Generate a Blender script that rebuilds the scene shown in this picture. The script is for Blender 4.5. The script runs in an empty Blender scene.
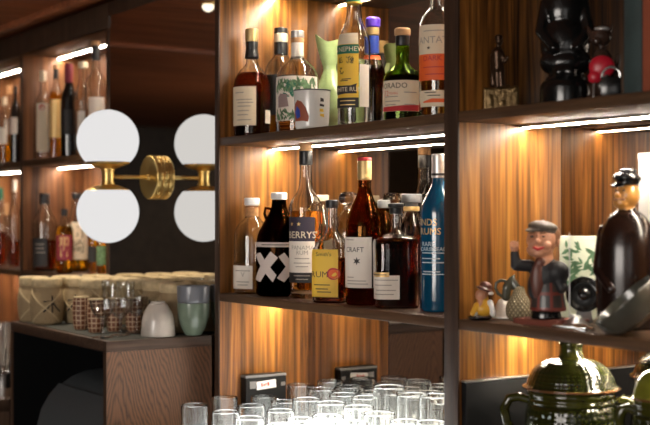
import bpy, bmesh, math, random
from mathutils import Vector, Matrix, Euler
random.seed(7)
PI = math.pi
C = bpy.context.scene.collection
# ------------------------------------------------------------------ camera model (camera stands at the origin)
F = 1250.0                       # focal length in pixels of a 650 px wide frame
YAW = math.radians(56.9)
HOR = 216.0
def ang(px): return YAW - math.atan((px - 325) / F)
def fwd(px): return math.cos(YAW) + math.sin(YAW) * (px - 325) / F
def XatY(px, Y): return -math.tan(ang(px)) * Y
def sc_at(px, Y): return Y / fwd(px) / F            # metres per pixel there
def zat(px, Y, y): return (HOR - y) * sc_at(px, Y)

S1T, S1B = .171, .154           # upper shelf top / underside (height above the camera)
S2T, S2B = -.169, -.186         # lower shelf
TOPB = .494
CNT = -.470                     # counter
CAB = -.2690                    # top of the small cabinet
FY, MY = 1.30, 1.529            # shelf front, mirror at the back of the bays
LY, LM = 1.33, 1.33             # left unit front, wall mirror

# ------------------------------------------------------------------ materials
def newmat(name):
    m = bpy.data.materials.new(name); m.use_nodes = True
    nt = m.node_tree; nt.nodes.clear()
    out = nt.nodes.new('ShaderNodeOutputMaterial')
    return m, nt, out
def pbr(name, col, rough=.5, metal=0.0, bump=0.0, bscale=200.0, coat=0.0, var=0.0, vscale=20., spec=.5):
    m, nt, out = newmat(name)
    p = nt.nodes.new('ShaderNodeBsdfPrincipled')
    p.inputs['Base Color'].default_value = (*col, 1)
    p.inputs['Roughness'].default_value = rough; p.inputs['Metallic'].default_value = metal
    p.inputs['Coat Weight'].default_value = coat; p.inputs['Coat Roughness'].default_value = .05
    p.inputs['Specular IOR Level'].default_value = spec
    tc = nt.nodes.new('ShaderNodeTexCoord')
    if var:
        n = nt.nodes.new('ShaderNodeTexNoise'); n.inputs['Scale'].default_value = vscale; n.inputs['Detail'].default_value = 5
        nt.links.new(tc.outputs['Object'], n.inputs['Vector'])
        r = nt.nodes.new('ShaderNodeValToRGB')
        r.color_ramp.elements[0].position = .3; r.color_ramp.elements[1].position = .7
        r.color_ramp.elements[0].color = (*[max(0, c * (1 - var)) for c in col], 1)
        r.color_ramp.elements[1].color = (*[min(1, c * (1 + var)) for c in col], 1)
        nt.links.new(n.outputs['Fac'], r.inputs['Fac']); nt.links.new(r.outputs['Color'], p.inputs['Base Color'])
    if bump:
        n = nt.nodes.new('ShaderNodeTexNoise'); n.inputs['Scale'].default_value = bscale; n.inputs['Detail'].default_value = 4
        nt.links.new(tc.outputs['Object'], n.inputs['Vector'])
        b = nt.nodes.new('ShaderNodeBump'); b.inputs['Strength'].default_value = bump; b.inputs['Distance'].default_value = .002
        nt.links.new(n.outputs['Fac'], b.inputs['Height']); nt.links.new(b.outputs['Normal'], p.inputs['Normal'])
    nt.links.new(p.outputs[0], out.inputs[0])
    return m
def emit(name, col, s):
    m, nt, out = newmat(name)
    e = nt.nodes.new('ShaderNodeEmission'); e.inputs[0].default_value = (*col, 1); e.inputs[1].default_value = s
    nt.links.new(e.outputs[0], out.inputs[0]); return m
def glass(name, col, ior=1.45, rough=0.0):
    m, nt, out = newmat(name)
    g = nt.nodes.new('ShaderNodeBsdfGlass'); g.inputs['Color'].default_value = (*col, 1)
    g.inputs['IOR'].default_value = ior; g.inputs['Roughness'].default_value = rough
    nt.links.new(g.outputs[0], out.inputs[0]); return m
def thinglass(name, ior=1.5, tint=(.97, .98, .98)):
    m, nt, out = newmat(name)
    t = nt.nodes.new('ShaderNodeBsdfTransparent'); t.inputs[0].default_value = (*tint, 1)
    g = nt.nodes.new('ShaderNodeBsdfGlossy'); g.inputs['Roughness'].default_value = .04
    lw = nt.nodes.new('ShaderNodeLayerWeight'); lw.inputs[0].default_value = .5
    pw = nt.nodes.new('ShaderNodeMath'); pw.operation = 'POWER'; pw.inputs[1].default_value = 2.2; nt.links.new(lw.outputs['Facing'], pw.inputs[0])
    f = nt.nodes.new('ShaderNodeMath'); f.operation = 'MULTIPLY_ADD'; f.inputs[1].default_value = .85; f.inputs[2].default_value = .08; nt.links.new(pw.outputs[0], f.inputs[0])
    mx = nt.nodes.new('ShaderNodeMixShader')
    nt.links.new(f.outputs[0], mx.inputs[0]); nt.links.new(t.outputs[0], mx.inputs[1]); nt.links.new(g.outputs[0], mx.inputs[2])
    nt.links.new(mx.outputs[0], out.inputs[0]); return m
def wood(name, dark, mid, light, axis='Z', across=26.0, along=1.1, dist=1.2, rough=.45, streak=.6, spec=.4):
    m, nt, out = newmat(name)
    L = nt.links.new
    p = nt.nodes.new('ShaderNodeBsdfPrincipled'); p.inputs['Roughness'].default_value = rough
    p.inputs['Specular IOR Level'].default_value = spec
    tc = nt.nodes.new('ShaderNodeTexCoord'); mp = nt.nodes.new('ShaderNodeMapping')
    s = [across] * 3; s['XYZ'.index(axis)] = along
    mp.inputs['Scale'].default_value = s
    L(tc.outputs['Object'], mp.inputs['Vector'])
    n1 = nt.nodes.new('ShaderNodeTexNoise'); n1.inputs['Scale'].default_value = 1.0; n1.inputs['Detail'].default_value = 5
    n1.inputs['Roughness'].default_value = .6; n1.inputs['Distortion'].default_value = dist
    L(mp.outputs[0], n1.inputs['Vector'])
    r = nt.nodes.new('ShaderNodeValToRGB'); cr = r.color_ramp
    cr.elements[0].position = .30; cr.elements[0].color = (*dark, 1)
    cr.elements[1].position = .72; cr.elements[1].color = (*light, 1)
    e = cr.elements.new(.47); e.color = (*mid, 1)
    L(n1.outputs['Fac'], r.inputs['Fac'])
    mp2 = nt.nodes.new('ShaderNodeMapping'); s2 = [across * 5] * 3; s2['XYZ'.index(axis)] = along * 3
    mp2.inputs['Scale'].default_value = s2; L(tc.outputs['Object'], mp2.inputs['Vector'])
    n2 = nt.nodes.new('ShaderNodeTexNoise'); n2.inputs['Scale'].default_value = 1.0; n2.inputs['Detail'].default_value = 3
    L(mp2.outputs[0], n2.inputs['Vector'])
    mr = nt.nodes.new('ShaderNodeMapRange'); mr.inputs['From Min'].default_value = .35; mr.inputs['From Max'].default_value = .62
    mr.inputs['To Min'].default_value = 1 - streak; mr.inputs['To Max'].default_value = 1.0
    L(n2.outputs['Fac'], mr.inputs['Value'])
    mx = nt.nodes.new('ShaderNodeMix'); mx.data_type = 'RGBA'; mx.blend_type = 'MULTIPLY'; mx.inputs['Factor'].default_value = 1
    L(r.outputs['Color'], mx.inputs[6]); L(mr.outputs[0], mx.inputs[7])
    L(mx.outputs[2], p.inputs['Base Color'])
    b = nt.nodes.new('ShaderNodeBump'); b.inputs['Strength'].default_value = .15; b.inputs['Distance'].default_value = .001
    L(n2.outputs['Fac'], b.inputs['Height']); L(b.outputs['Normal'], p.inputs['Normal'])
    L(p.outputs[0], out.inputs[0]); return m
def ringwood(name, dark, light, rough=.5):
    """flat-sawn oak with cathedral arches on a face lying in the YZ plane"""
    m, nt, out = newmat(name); L = nt.links.new
    p = nt.nodes.new('ShaderNodeBsdfPrincipled'); p.inputs['Roughness'].default_value = rough
    tc = nt.nodes.new('ShaderNodeTexCoord'); sx = nt.nodes.new('ShaderNodeSeparateXYZ'); L(tc.outputs['Object'], sx.inputs[0])
    def mt(op, a, b=None, c=None):
        n = nt.nodes.new('ShaderNodeMath'); n.operation = op
        for i, v in enumerate((a, b, c)):
            if v is None: continue
            if isinstance(v, (int, float)): n.inputs[i].default_value = v
            else: L(v, n.inputs[i])
        return n.outputs[0]
    def noise(sc_, det=3):
        mp = nt.nodes.new('ShaderNodeMapping'); mp.inputs['Scale'].default_value = sc_; L(tc.outputs['Object'], mp.inputs['Vector'])
        n = nt.nodes.new('ShaderNodeTexNoise'); n.inputs['Scale'].default_value = 1; n.inputs['Detail'].default_value = det; L(mp.outputs[0], n.inputs['Vector'])
        return n.outputs['Fac']
    d = mt('SUBTRACT', sx.outputs[1], .028)
    r = mt('SQRT', mt('MULTIPLY_ADD', d, d, .00012))
    f = mt('MULTIPLY_ADD', r, 120.0, mt('MULTIPLY_ADD', sx.outputs[2], 34.0, mt('MULTIPLY', noise((1, 22, 6), 3), 5.5)))
    w = mt('MULTIPLY_ADD', mt('SINE', mt('MULTIPLY', f, 2 * PI)), .5, .5)
    w = mt('POWER', w, .55)
    fade = mt('MULTIPLY', noise((1, 9, 3), 2), .75)
    fac = mt('MULTIPLY_ADD', mt('SUBTRACT', w, .6), fade, mt('MULTIPLY_ADD', noise((60, 330, 14), 3), .5, .32))
    rr = nt.nodes.new('ShaderNodeValToRGB'); rr.color_ramp.elements[0].position = .25; rr.color_ramp.elements[1].position = .72
    rr.color_ramp.elements[0].color = (*dark, 1); rr.color_ramp.elements[1].color = (*light, 1)
    L(fac, rr.inputs['Fac']); L(rr.outputs['Color'], p.inputs['Base Color'])
    L(p.outputs[0], out.inputs[0]); return m
def uvpattern(name, base, other, nu, nv, rough=.5, kind='weave', bump=0.0, coat=0.0, var=None):
    m, nt, out = newmat(name); L = nt.links.new
    p = nt.nodes.new('ShaderNodeBsdfPrincipled'); p.inputs['Roughness'].default_value = rough; p.inputs['Coat Weight'].default_value = coat
    tc = nt.nodes.new('ShaderNodeTexCoord'); sx = nt.nodes.new('ShaderNodeSeparateXYZ'); L(tc.outputs['UV'], sx.inputs[0])
    def math_(op, a, b=None):
        n = nt.nodes.new('ShaderNodeMath'); n.operation = op
        for i, v in enumerate((a, b)):
            if v is None: continue
            if isinstance(v, (int, float)): n.inputs[i].default_value = v
            else: L(v, n.inputs[i])
        return n.outputs[0]
    u = math_('MULTIPLY', sx.outputs[0], nu * 2 * PI); v = math_('MULTIPLY', sx.outputs[1], nv * 2 * PI)
    if kind == 'diamond':
        f = math_('MULTIPLY', math_('SINE', math_('ADD', u, v)), math_('SINE', math_('SUBTRACT', u, v)))
    elif kind == 'weave':
        f = math_('MULTIPLY', math_('SINE', u), math_('SINE', v))
    else:
        f = math_('MAXIMUM', math_('SINE', u), math_('SINE', v))
    fac = math_('ADD', math_('MULTIPLY', f, .5), .5)
    r = nt.nodes.new('ShaderNodeValToRGB'); r.color_ramp.elements[0].position = .55; r.color_ramp.elements[1].position = .75
    if kind in ('tartan', 'grid'): r.color_ramp.elements[0].position = .85; r.color_ramp.elements[1].position = .93
    r.color_ramp.elements[0].color = (*base, 1); r.color_ramp.elements[1].color = (*other, 1)
    L(fac, r.inputs['Fac']); L(r.outputs['Color'], p.inputs['Base Color'])
    if bump:
        b = nt.nodes.new('ShaderNodeBump'); b.inputs['Strength'].default_value = bump; b.inputs['Distance'].default_value = .003
        L(fac, b.inputs['Height']); L(b.outputs['Normal'], p.inputs['Normal'])
    L(p.outputs[0], out.inputs[0]); return m

M = {}
M['panel'] = wood('zebra_wood', (.022, .007, .003), (.27, .100, .019), (.50, .215, .044), 'Z', 19, .85, 2.4, .36, .62)
M['panel_red'] = wood('red_brown_wood', (.045, .016, .006), (.22, .080, .026), (.36, .150, .052), 'Z', 19, .85, 2.0, .5, .5)
M['shelfwood'] = wood('dark_walnut', (.060, .029, .013), (.092, .046, .021), (.125, .066, .031), 'X', 30, 2, .6, .5, .4)
M['edgewood'] = wood('dark_walnut_upright', (.036, .018, .010), (.056, .029, .017), (.076, .041, .024), 'Z', 30, 2, .6, .5, .4)
M['oak'] = ringwood('brown_oak', (.040, .017, .008), (.150, .066, .028))
M['oakslab'] = wood('brown_oak_slab', (.045, .024, .016), (.075, .042, .027), (.10, .058, .038), 'Y', 40, 3, .5, .55, .4)
M['ceil'] = wood('red_brown_boards', (.22, .068, .028), (.42, .135, .055), (.52, .185, .08), 'Y', 16, 1.0, 1.0, .5, .5)
M['backwood'] = wood('brown_boards', (.03, .017, .010), (.055, .032, .018), (.075, .045, .026), 'X', 12, .7, 1.0, .5, .4)
M['floor'] = wood('dark_floor', (.03, .018, .012), (.05, .03, .02), (.07, .045, .03), 'X', 10, 1, 1, .5, .4)
M['plaster'] = pbr('dark_plaster', (.06, .05, .045), .9, bump=.2)
M['mirror'] = pbr('bronze_mirror', (.36, .32, .28), .02, 1.0)
M['mirror2'] = pbr('clear_mirror', (.80, .78, .74), .015, 1.0)
M['steel'] = pbr('brushed_steel', (.72, .72, .72), .28, 1.0, bump=.05, bscale=300)
M['chrome'] = pbr('chrome', (.8, .8, .8), .12, 1.0)
M['alu'] = pbr('aluminium', (.6, .6, .6), .35, 1.0)
M['brass'] = pbr('brass', (.74, .52, .19), .34, 1.0, bump=.04, bscale=90)
M['led'] = emit('led_light', (1.0, .88, .72), 190.0); M['led_far'] = emit('led_light_far', (1.0, .88, .74), 75.0)
M['panelglow'] = emit('panel_glow', (1.0, .97, .95), 4.2)
M['ledoff'] = pbr('led_diffuser', (.8, .8, .8), .5)
M['globe'] = emit('opal_globe_light', (1.0, .98, .97), .80)
M['downlight'] = emit('downlight_glow', (1.0, .9, .7), 2.0)
M['window'] = emit('fill_pane', (1.0, .92, .84), 13.0); M['window_dim'] = emit('shaded_daylight_pane', (1.0, .95, .9), 1.3)  # strong pane for the added front window, dim one for the right wall
M['black'] = pbr('black_plastic_and_shade', (.0035, .004, .0045), .55, spec=.25)
M['blackgloss'] = pbr('black_gloss', (.006, .006, .006), .2, coat=.15)
M['rubber'] = pbr('dark_rubber', (.045, .047, .040), .8)
M['binblack'] = pbr('charcoal_plastic', (.075, .088, .095), .5)
M['grey'] = pbr('grey_plastic', (.16, .16, .16), .5)
M['white'] = pbr('white', (.75, .74, .72), .6)
M['paper'] = pbr('paper_white', (.78, .70, .61), .7)
M['cream'] = pbr('paper_cream', (.74, .62, .45), .7)
M['gold'] = pbr('gold_foil', (.72, .47, .16), .35, .7)
M['goldcap'] = pbr('gold_cap', (.60, .42, .18), .4, .5)
M['blackcap'] = pbr('black_capsule', (.010, .010, .011), .35)
M['cork'] = pbr('cork', (.50, .25, .10), .7, var=.25, vscale=150)
M['woodstop'] = pbr('wooden_stopper', (.50, .27, .12), .6, var=.2, vscale=90)
M['purple'] = pbr('purple_cap', (.12, .05, .52), .3)
M['bluel'] = pbr('blue_foil', (.03, .07, .38), .3)
M['silver'] = pbr('silver_cap', (.62, .60, .58), .35, .6)
M['purplelab'] = pbr('dark_purple_paper', (.030, .021, .040), .6)
M['blacklab'] = pbr('black_paper', (.02, .018, .018), .6)
M['yellowlab'] = pbr('yellow_paper', (.80, .50, .05), .6)
M['greenlab'] = pbr('green_paper', (.01, .13, .07), .6)
M['orangelab'] = pbr('orange_paper', (.78, .12, .02), .6)
M['redlab'] = pbr('red_paper', (.50, .03, .035), .6)
M['wine'] = pbr('wine_red_paper', (.22, .02, .04), .6)
M['ink'] = pbr('dark_ink', (.03, .022, .02), .6)
M['greyink'] = pbr('grey_print', (.36, .31, .26), .7)
M['redink'] = pbr('red_ink', (.60, .08, .05), .6)
M['goldink'] = pbr('gold_ink', (.75, .50, .20), .4, .4)
M['silverink'] = pbr('silver_ink', (.55, .68, .74), .4)
M['greywhite'] = pbr('grey_white_card', (.42, .41, .39), .6)
M['pinkwhite'] = pbr('dusty_white_paint', (.62, .52, .47), .6)
M['blueglass'] = pbr('blue_lacquered_glass', (.003, .062, .13), .15, coat=.6)
M['clear'] = glass('clear_glass', (.985, .99, .985))
M['thin'] = thinglass('thin_clear_glass')
M['greentint'] = glass('green_glass', (.55, .68, .25))
M['brownglass'] = glass('amber_glass', (.66, .40, .14))
M['darkglass'] = glass('dark_brown_glass', (.20, .085, .03))
M['blackglass'] = pbr('black_bottle_glass', (.006, .006, .006), .08, coat=.5)
def liq(n, c): M[n] = glass(n, c, 1.35)
liq('darkrum', (.46, .16, .04)); liq('amber', (.90, .56, .16)); liq('gold_spirit', (.95, .66, .16))
liq('redamber', (.70, .27, .06)); liq('yellow_spirit', (.97, .70, .12)); liq('paleamber', (.95, .68, .26)); liq('water', (.98, .985, .98)); liq('oldamber', (.66, .26, .05))
liq('darkliq', (.16, .035, .02))
M['celadon'] = pbr('pale_green_glaze', (.42, .55, .24), .15, coat=.6, var=.15, vscale=30)
M['enamel'] = pbr('white_enamel', (.72, .70, .66), .2, coat=.5)
M['greycup'] = pbr('warm_grey_glaze', (.50, .455, .41), .3, coat=.3, var=.08, vscale=30)
M['greencup'] = pbr('sage_green_glaze', (.17, .225, .165), .3, coat=.3, var=.12, vscale=40)
M['bluegrey'] = pbr('blue_grey_glaze', (.17, .18, .205), .35, coat=.2)
M['cupinside'] = pbr('dark_inside', (.03, .03, .03), .4)
M['burlap'] = uvpattern('burlap_weave', (.33, .235, .125), (.56, .43, .26), 90, 60, .95, 'weave', .5)
M['burlaptop'] = pbr('burlap_cloth', (.56, .44, .26), .95, bump=.6, bscale=400, var=.25, vscale=60)
M['twine'] = pbr('twine', (.60, .47, .28), .9)
M['bead'] = uvpattern('woven_brown_pattern', (.17, .055, .022), (.60, .42, .27), 11, 15, .5, 'grid', .3)
M['stein'] = uvpattern('olive_green_glaze', (.014, .017, .003), (.030, .033, .005), 22, 14, .12, 'diamond', .35, .6)
M['steinsmooth'] = pbr('olive_green_glaze_smooth', (.035, .036, .005), .12, coat=.6, var=.35, vscale=25)
M['brownrim'] = pbr('brown_glaze', (.13, .055, .02), .2, coat=.5)
M['yellowgreen'] = pbr('yellow_green_glaze', (.15, .15, .018), .12, coat=.6, var=.3, vscale=30)
M['skin'] = pbr('painted_skin', (.56, .26, .15), .45, coat=.1, var=.15, vscale=60)
M['skin_orange'] = pbr('orange_painted_skin', (.55, .25, .055), .3, coat=.4, var=.15, vscale=60)
M['hair'] = pbr('brown_hair_paint', (.25, .11, .05), .5)
M['jacket'] = pbr('black_jacket_paint', (.010, .010, .012), .55)
M['captweed'] = pbr('tweed_cap_paint', (.10, .078, .06), .6, coat=.0, var=.35, vscale=90)
M['tartan'] = uvpattern('tartan_paint', (.045, .038, .034), (.20, .038, .025), 8, 4, .4, 'tartan', 0, .2)
M['vest'] = pbr('red_brown_paint', (.11, .035, .022), .4)
M['brownceramic'] = pbr('dark_brown_glaze', (.014, .006, .004), .2, coat=.0)
M['bookred'] = pbr('red_brown_cover', (.20, .055, .035), .6)
M['bookorange'] = pbr('rust_cover', (.30, .075, .035), .6, var=.15, vscale=12)
M['teal'] = pbr('dark_teal_cover', (.035, .055, .055), .6, var=.3, vscale=15)
M['bronze'] = pbr('dark_bronze', (.06, .032, .018), .35, .7, bump=.5, bscale=120)
M['bronzebase'] = pbr('gilt_bronze', (.13, .08, .03), .35, .7, bump=.8, bscale=150)
M['red'] = pbr('red_paint', (.50, .012, .03), .35)
M['catbrown'] = pbr('dark_brown_paint', (.045, .025, .018), .2, coat=.6)
M['olive'] = pbr('dark_olive_glaze', (.055, .055, .038), .18, coat=.6)
M['wicker'] = uvpattern('woven_straw', (.17, .135, .075), (.40, .33, .20), 18, 9, .7, 'weave', .8)
M['greyolive'] = pbr('grey_olive_glaze', (.06, .06, .048), .2, coat=.4, var=.2, vscale=20)
M['leafcard'] = pbr('pale_mint_card', (.58, .63, .50), .6)
M['leaf'] = pbr('leaf_print', (.10, .21, .11), .6)
M['yellowcoat'] = pbr('yellow_paint', (.68, .36, .03), .35)
M['brownhat'] = pbr('brown_hat_paint', (.11, .04, .03), .3, coat=.4)
M['goldframe'] = pbr('gilt_edge', (.20, .14, .05), .35, .6)
M['brownbox'] = pbr('brown_card', (.10, .05, .018), .6)
M['jungle'] = pbr('jungle_green_print', (.12, .21, .10), .6, var=.6, vscale=120)
M['fruit'] = pbr('dark_fruit_print', (.10, .075, .02), .6)
M['mauve'] = pbr('mauve_print', (.30, .21, .20), .6)

# ------------------------------------------------------------------ object helpers
def tag(o, label, cat, group=None, kind=None):
    if label: o['label'] = label
    if cat: o['category'] = cat
    if group: o['group'] = group
    if kind: o['kind'] = kind
    return o
def empty(name, loc, rz=0, label=None, cat=None, group=None):
    o = bpy.data.objects.new(name, None); C.objects.link(o); o.location = loc; o.rotation_euler = (0, 0, rz); o.empty_display_size = .02
    return tag(o, label, cat, group)
def link(name, me, mat, parent=None, smooth=35):
    o = bpy.data.objects.new(name, me); C.objects.link(o)
    if mat is not None:
        me.materials.clear(); me.materials.append(M[mat] if isinstance(mat, str) else mat)
    if smooth:
        for p in me.polygons: p.use_smooth = True
        me.set_sharp_from_angle(angle=math.radians(smooth))
    if parent: o.parent = parent
    return o
def bm_obj(name, bm, mat, parent=None, smooth=35):
    bmesh.ops.recalc_face_normals(bm, faces=bm.faces[:])
    me = bpy.data.meshes.new(name); bm.to_mesh(me); bm.free()
    return link(name, me, mat, parent, smooth)
def add_box(bm, x0, x1, y0, y1, z0, z1, bev=0.0, rot=None, about=None):
    r = bmesh.ops.create_cube(bm, size=1.0)
    vs = r['verts']
    for v in vs:
        v.co = Vector(((x0 + x1) / 2 + v.co.x * (x1 - x0), (y0 + y1) / 2 + v.co.y * (y1 - y0), (z0 + z1) / 2 + v.co.z * (z1 - z0)))
    if bev:
        es = list({e for v in vs for e in v.link_edges})
        bv = bmesh.ops.bevel(bm, geom=es, offset=bev, segments=2, affect='EDGES', profile=.5)
        vs = list({v for f in bv['faces'] for v in f.verts} | {v for v in vs if v.is_valid})
    if rot is not None:
        bmesh.ops.rotate(bm, verts=vs, cent=about or Vector(((x0 + x1) / 2, (y0 + y1) / 2, (z0 + z1) / 2)), matrix=rot)
    return vs
def box(name, x0, x1, y0, y1, z0, z1, mat, parent=None, bev=.001):
    bm = bmesh.new(); add_box(bm, x0, x1, y0, y1, z0, z1, bev)
    return bm_obj(name, bm, mat, parent, 30)
def fillet(pts, rad):
    out = [pts[0]]
    for i in range(1, len(pts) - 1):
        p, a, b = Vector(pts[i][:2]), Vector(pts[i - 1][:2]), Vector(pts[i + 1][:2])
        ex = pts[i][2] if len(pts[i]) > 2 else 2
        la, lb = (a - p).length, (b - p).length
        if la < 1e-6 or lb < 1e-6: out.append(pts[i]); continue
        d = min(rad, la * .45, lb * .45)
        A = p + (a - p) / la * d; B = p + (b - p) / lb * d
        for t in (0, .33, .67, 1):
            q = A * (1 - t) ** 2 + p * 2 * t * (1 - t) + B * t * t
            out.append((q.x, q.y, ex))
    out.append(pts[-1]); return out
def sect(phi, n):
    if n <= 2.01: return 1.0
    return (abs(math.cos(phi)) ** n + abs(math.sin(phi)) ** n) ** (-1.0 / n)
def lathe_bm(prof, seg=40, bm=None, off=(0, 0, 0), srot=0.0, sy=1.0):
    bm = bm or bmesh.new(); uvl = bm.loops.layers.uv.verify()
    rings = []; zs = [p[1] for p in prof]; z0, z1 = min(zs), max(zs)
    acc = 0; ls = [0]
    for i in range(1, len(prof)): acc += math.hypot(prof[i][0] - prof[i - 1][0], prof[i][1] - prof[i - 1][1]); ls.append(acc)
    for p in prof:
        r, z = p[0], p[1]; ex = p[2] if len(p) > 2 else 2
        if r < 1e-6: rings.append([bm.verts.new((off[0], off[1], off[2] + z))])
        else:
            rings.append([bm.verts.new((off[0] + r * sect(2 * PI * k / seg + srot, ex) * math.cos(2 * PI * k / seg),
                                        off[1] + sy * r * sect(2 * PI * k / seg + srot, ex) * math.sin(2 * PI * k / seg), off[2] + z)) for k in range(seg)])
    for i in range(len(rings) - 1):
        A, B = rings[i], rings[i + 1]
        va, vb = ls[i] / max(acc, 1e-9), ls[i + 1] / max(acc, 1e-9)
        for k in range(seg):
            k2 = (k + 1) % seg
            if len(A) == 1 and len(B) == 1: continue
            if len(A) == 1: vs, uv = (A[0], B[k2], B[k]), ((k + .5, va), (k + 1, vb), (k, vb))
            elif len(B) == 1: vs, uv = (A[k], A[k2], B[0]), ((k, va), (k + 1, va), (k + .5, vb))
            else: vs, uv = (A[k], A[k2], B[k2], B[k]), ((k, va), (k + 1, va), (k + 1, vb), (k, vb))
            try: f = bm.faces.new(vs)
            except ValueError: continue
            for l, q in zip(f.loops, uv): l[uvl].uv = (q[0] / seg, q[1])
    return bm
def lathe(name, prof, mat, parent=None, seg=40, fil=.001, off=(0, 0, 0), srot=0.0, sy=1.0, smooth=40):
    p = list(prof)
    if p[0][0] > 1e-6: p = [(0, p[0][1])] + p
    if p[-1][0] > 1e-6: p = p + [(0, p[-1][1])]
    return bm_obj(name, lathe_bm(fillet(p, fil), seg, None, off, srot, sy), mat, parent, smooth)
def tube_bm(pts, rad, seg=10, closed=False, bm=None):
    bm = bm or bmesh.new(); n = len(pts); P = [Vector(p) for p in pts]; rings = []; prev = None
    for i in range(n):
        if closed: t = P[(i + 1) % n] - P[i - 1]
        else: t = P[min(i + 1, n - 1)] - P[max(i - 1, 0)]
        t.normalize()
        if prev is None:
            a = Vector((0, 0, 1)) if abs(t.z) < .9 else Vector((1, 0, 0))
            nrm = t.cross(a).normalized()
        else:
            nrm = (prev - t * prev.dot(t)).normalized()
        prev = nrm; bn = t.cross(nrm)
        r = rad[i] if isinstance(rad, (list, tuple)) else rad
        rings.append([bm.verts.new(P[i] + nrm * r * math.cos(2 * PI * k / seg) + bn * r * math.sin(2 * PI * k / seg)) for k in range(seg)])
    m = n if closed else n - 1
    for i in range(m):
        A, B = rings[i], rings[(i + 1) % n]
        for k in range(seg): bm.faces.new((A[k], A[(k + 1) % seg], B[(k + 1) % seg], B[k]))
    if not closed:
        bm.faces.new(rings[0][::-1]); bm.faces.new(rings[-1])
    return bm
def tube(name, pts, rad, mat, parent=None, seg=10, closed=False):
    return bm_obj(name, tube_bm(pts, rad, seg, closed), mat, parent, 60)
def prism(name, poly, d0, d1, mat, parent=None, axis='X', bev=.0, smooth=30):
    """poly in the two other axes, extruded along axis"""
    bm = bmesh.new()
    def P(a, b, d): return {'X': (d, a, b), 'Y': (a, d, b), 'Z': (a, b, d)}[axis]
    A = [bm.verts.new(P(a, b, d0)) for a, b in poly]; B = [bm.verts.new(P(a, b, d1)) for a, b in poly]
    n = len(poly); bm.faces.new(A); bm.faces.new(B[::-1])
    for i in range(n): bm.faces.new((A[i], B[i], B[(i + 1) % n], A[(i + 1) % n]))
    if bev: bmesh.ops.bevel(bm, geom=bm.edges[:], offset=bev, segments=2, affect='EDGES')
    return bm_obj(name, bm, mat, parent, smooth)
def evaluated(o):
    dg = bpy.context.evaluated_depsgraph_get(); dg.update()
    return bpy.data.meshes.new_from_object(o.evaluated_get(dg))
def blob(name, prims, mat, parent=None, voxel=.002, smooth=4):
    """one continuous surface from ellipsoids ('s', centre, radii, rot) and tapered limbs ('c', p0, p1, r0, r1)"""
    bm = bmesh.new()
    for q in prims:
        if q[0] == 's':
            r = bmesh.ops.create_icosphere(bm, subdivisions=3, radius=1.0)
            mt = Matrix.Translation(q[1]) @ (Euler(q[3]).to_matrix().to_4x4() if len(q) > 3 else Matrix.Identity(4)) @ Matrix.Diagonal((*q[2], 1))
            bmesh.ops.transform(bm, matrix=mt, verts=r['verts'])
        elif q[0] == 'c':
            p0, p1, r0, r1 = Vector(q[1]), Vector(q[2]), q[3], q[4]
            n = max(3, int((p1 - p0).length / (min(r0, r1) * .5)) + 1)
            for i in range(n + 1):
                t = i / n; rr = r0 + (r1 - r0) * t
                r = bmesh.ops.create_icosphere(bm, subdivisions=2, radius=rr)
                bmesh.ops.translate(bm, vec=p0.lerp(p1, t), verts=r['verts'])
        elif q[0] == 'b':
            add_box(bm, *q[1], 0, Euler(q[2]).to_matrix() if len(q) > 2 else None)
    me = bpy.data.meshes.new('tmp'); bm.to_mesh(me); bm.free()
    o = bpy.data.objects.new('tmp', me); C.objects.link(o)
    rm = o.modifiers.new('r', 'REMESH'); rm.mode = 'VOXEL'; rm.voxel_size = voxel
    if smooth:
        sm = o.modifiers.new('s', 'SMOOTH'); sm.factor = .5; sm.iterations = smooth
    m2 = evaluated(o); bpy.data.objects.remove(o); m2.name = name
    return link(name, m2, mat, parent, 180)
def text_mesh(s, size):
    cu = bpy.data.curves.new('t', 'FONT'); cu.body = s; cu.size = size; cu.align_x = 'CENTER'; cu.align_y = 'CENTER'; cu.resolution_u = 2
    o = bpy.data.objects.new('t', cu); C.objects.link(o)
    me = evaluated(o); bpy.data.objects.remove(o); bpy.data.curves.remove(cu); return me
def strips_into(bm, rects):
    for x0, x1, y0, y1 in rects:
        n = max(1, int((x1 - x0) / .004) + 1)
        lo = [bm.verts.new((x0 + (x1 - x0) * i / n, y0, 0)) for i in range(n + 1)]
        hi = [bm.verts.new((x0 + (x1 - x0) * i / n, y1, 0)) for i in range(n + 1)]
        for i in range(n): bm.faces.new((lo[i], lo[i + 1], hi[i + 1], hi[i]))
def star_into(bm, cx, cy, r, n=6):
    c = bm.verts.new((cx, cy, 0)); ring = []
    for k in range(2 * n):
        a = PI / 2 + PI * k / n; q = r if k % 2 == 0 else r * .42
        ring.append(bm.verts.new((cx + q * math.cos(a), cy + q * math.sin(a), 0)))
    for k in range(2 * n): bm.faces.new((c, ring[k], ring[(k + 1) % (2 * n)]))
def copy_tree(o, parent=None):
    c = o.copy(); C.objects.link(c)
    if parent: c.parent = parent
    for ch in list(o.children): copy_tree(ch, c)
    return c

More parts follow.
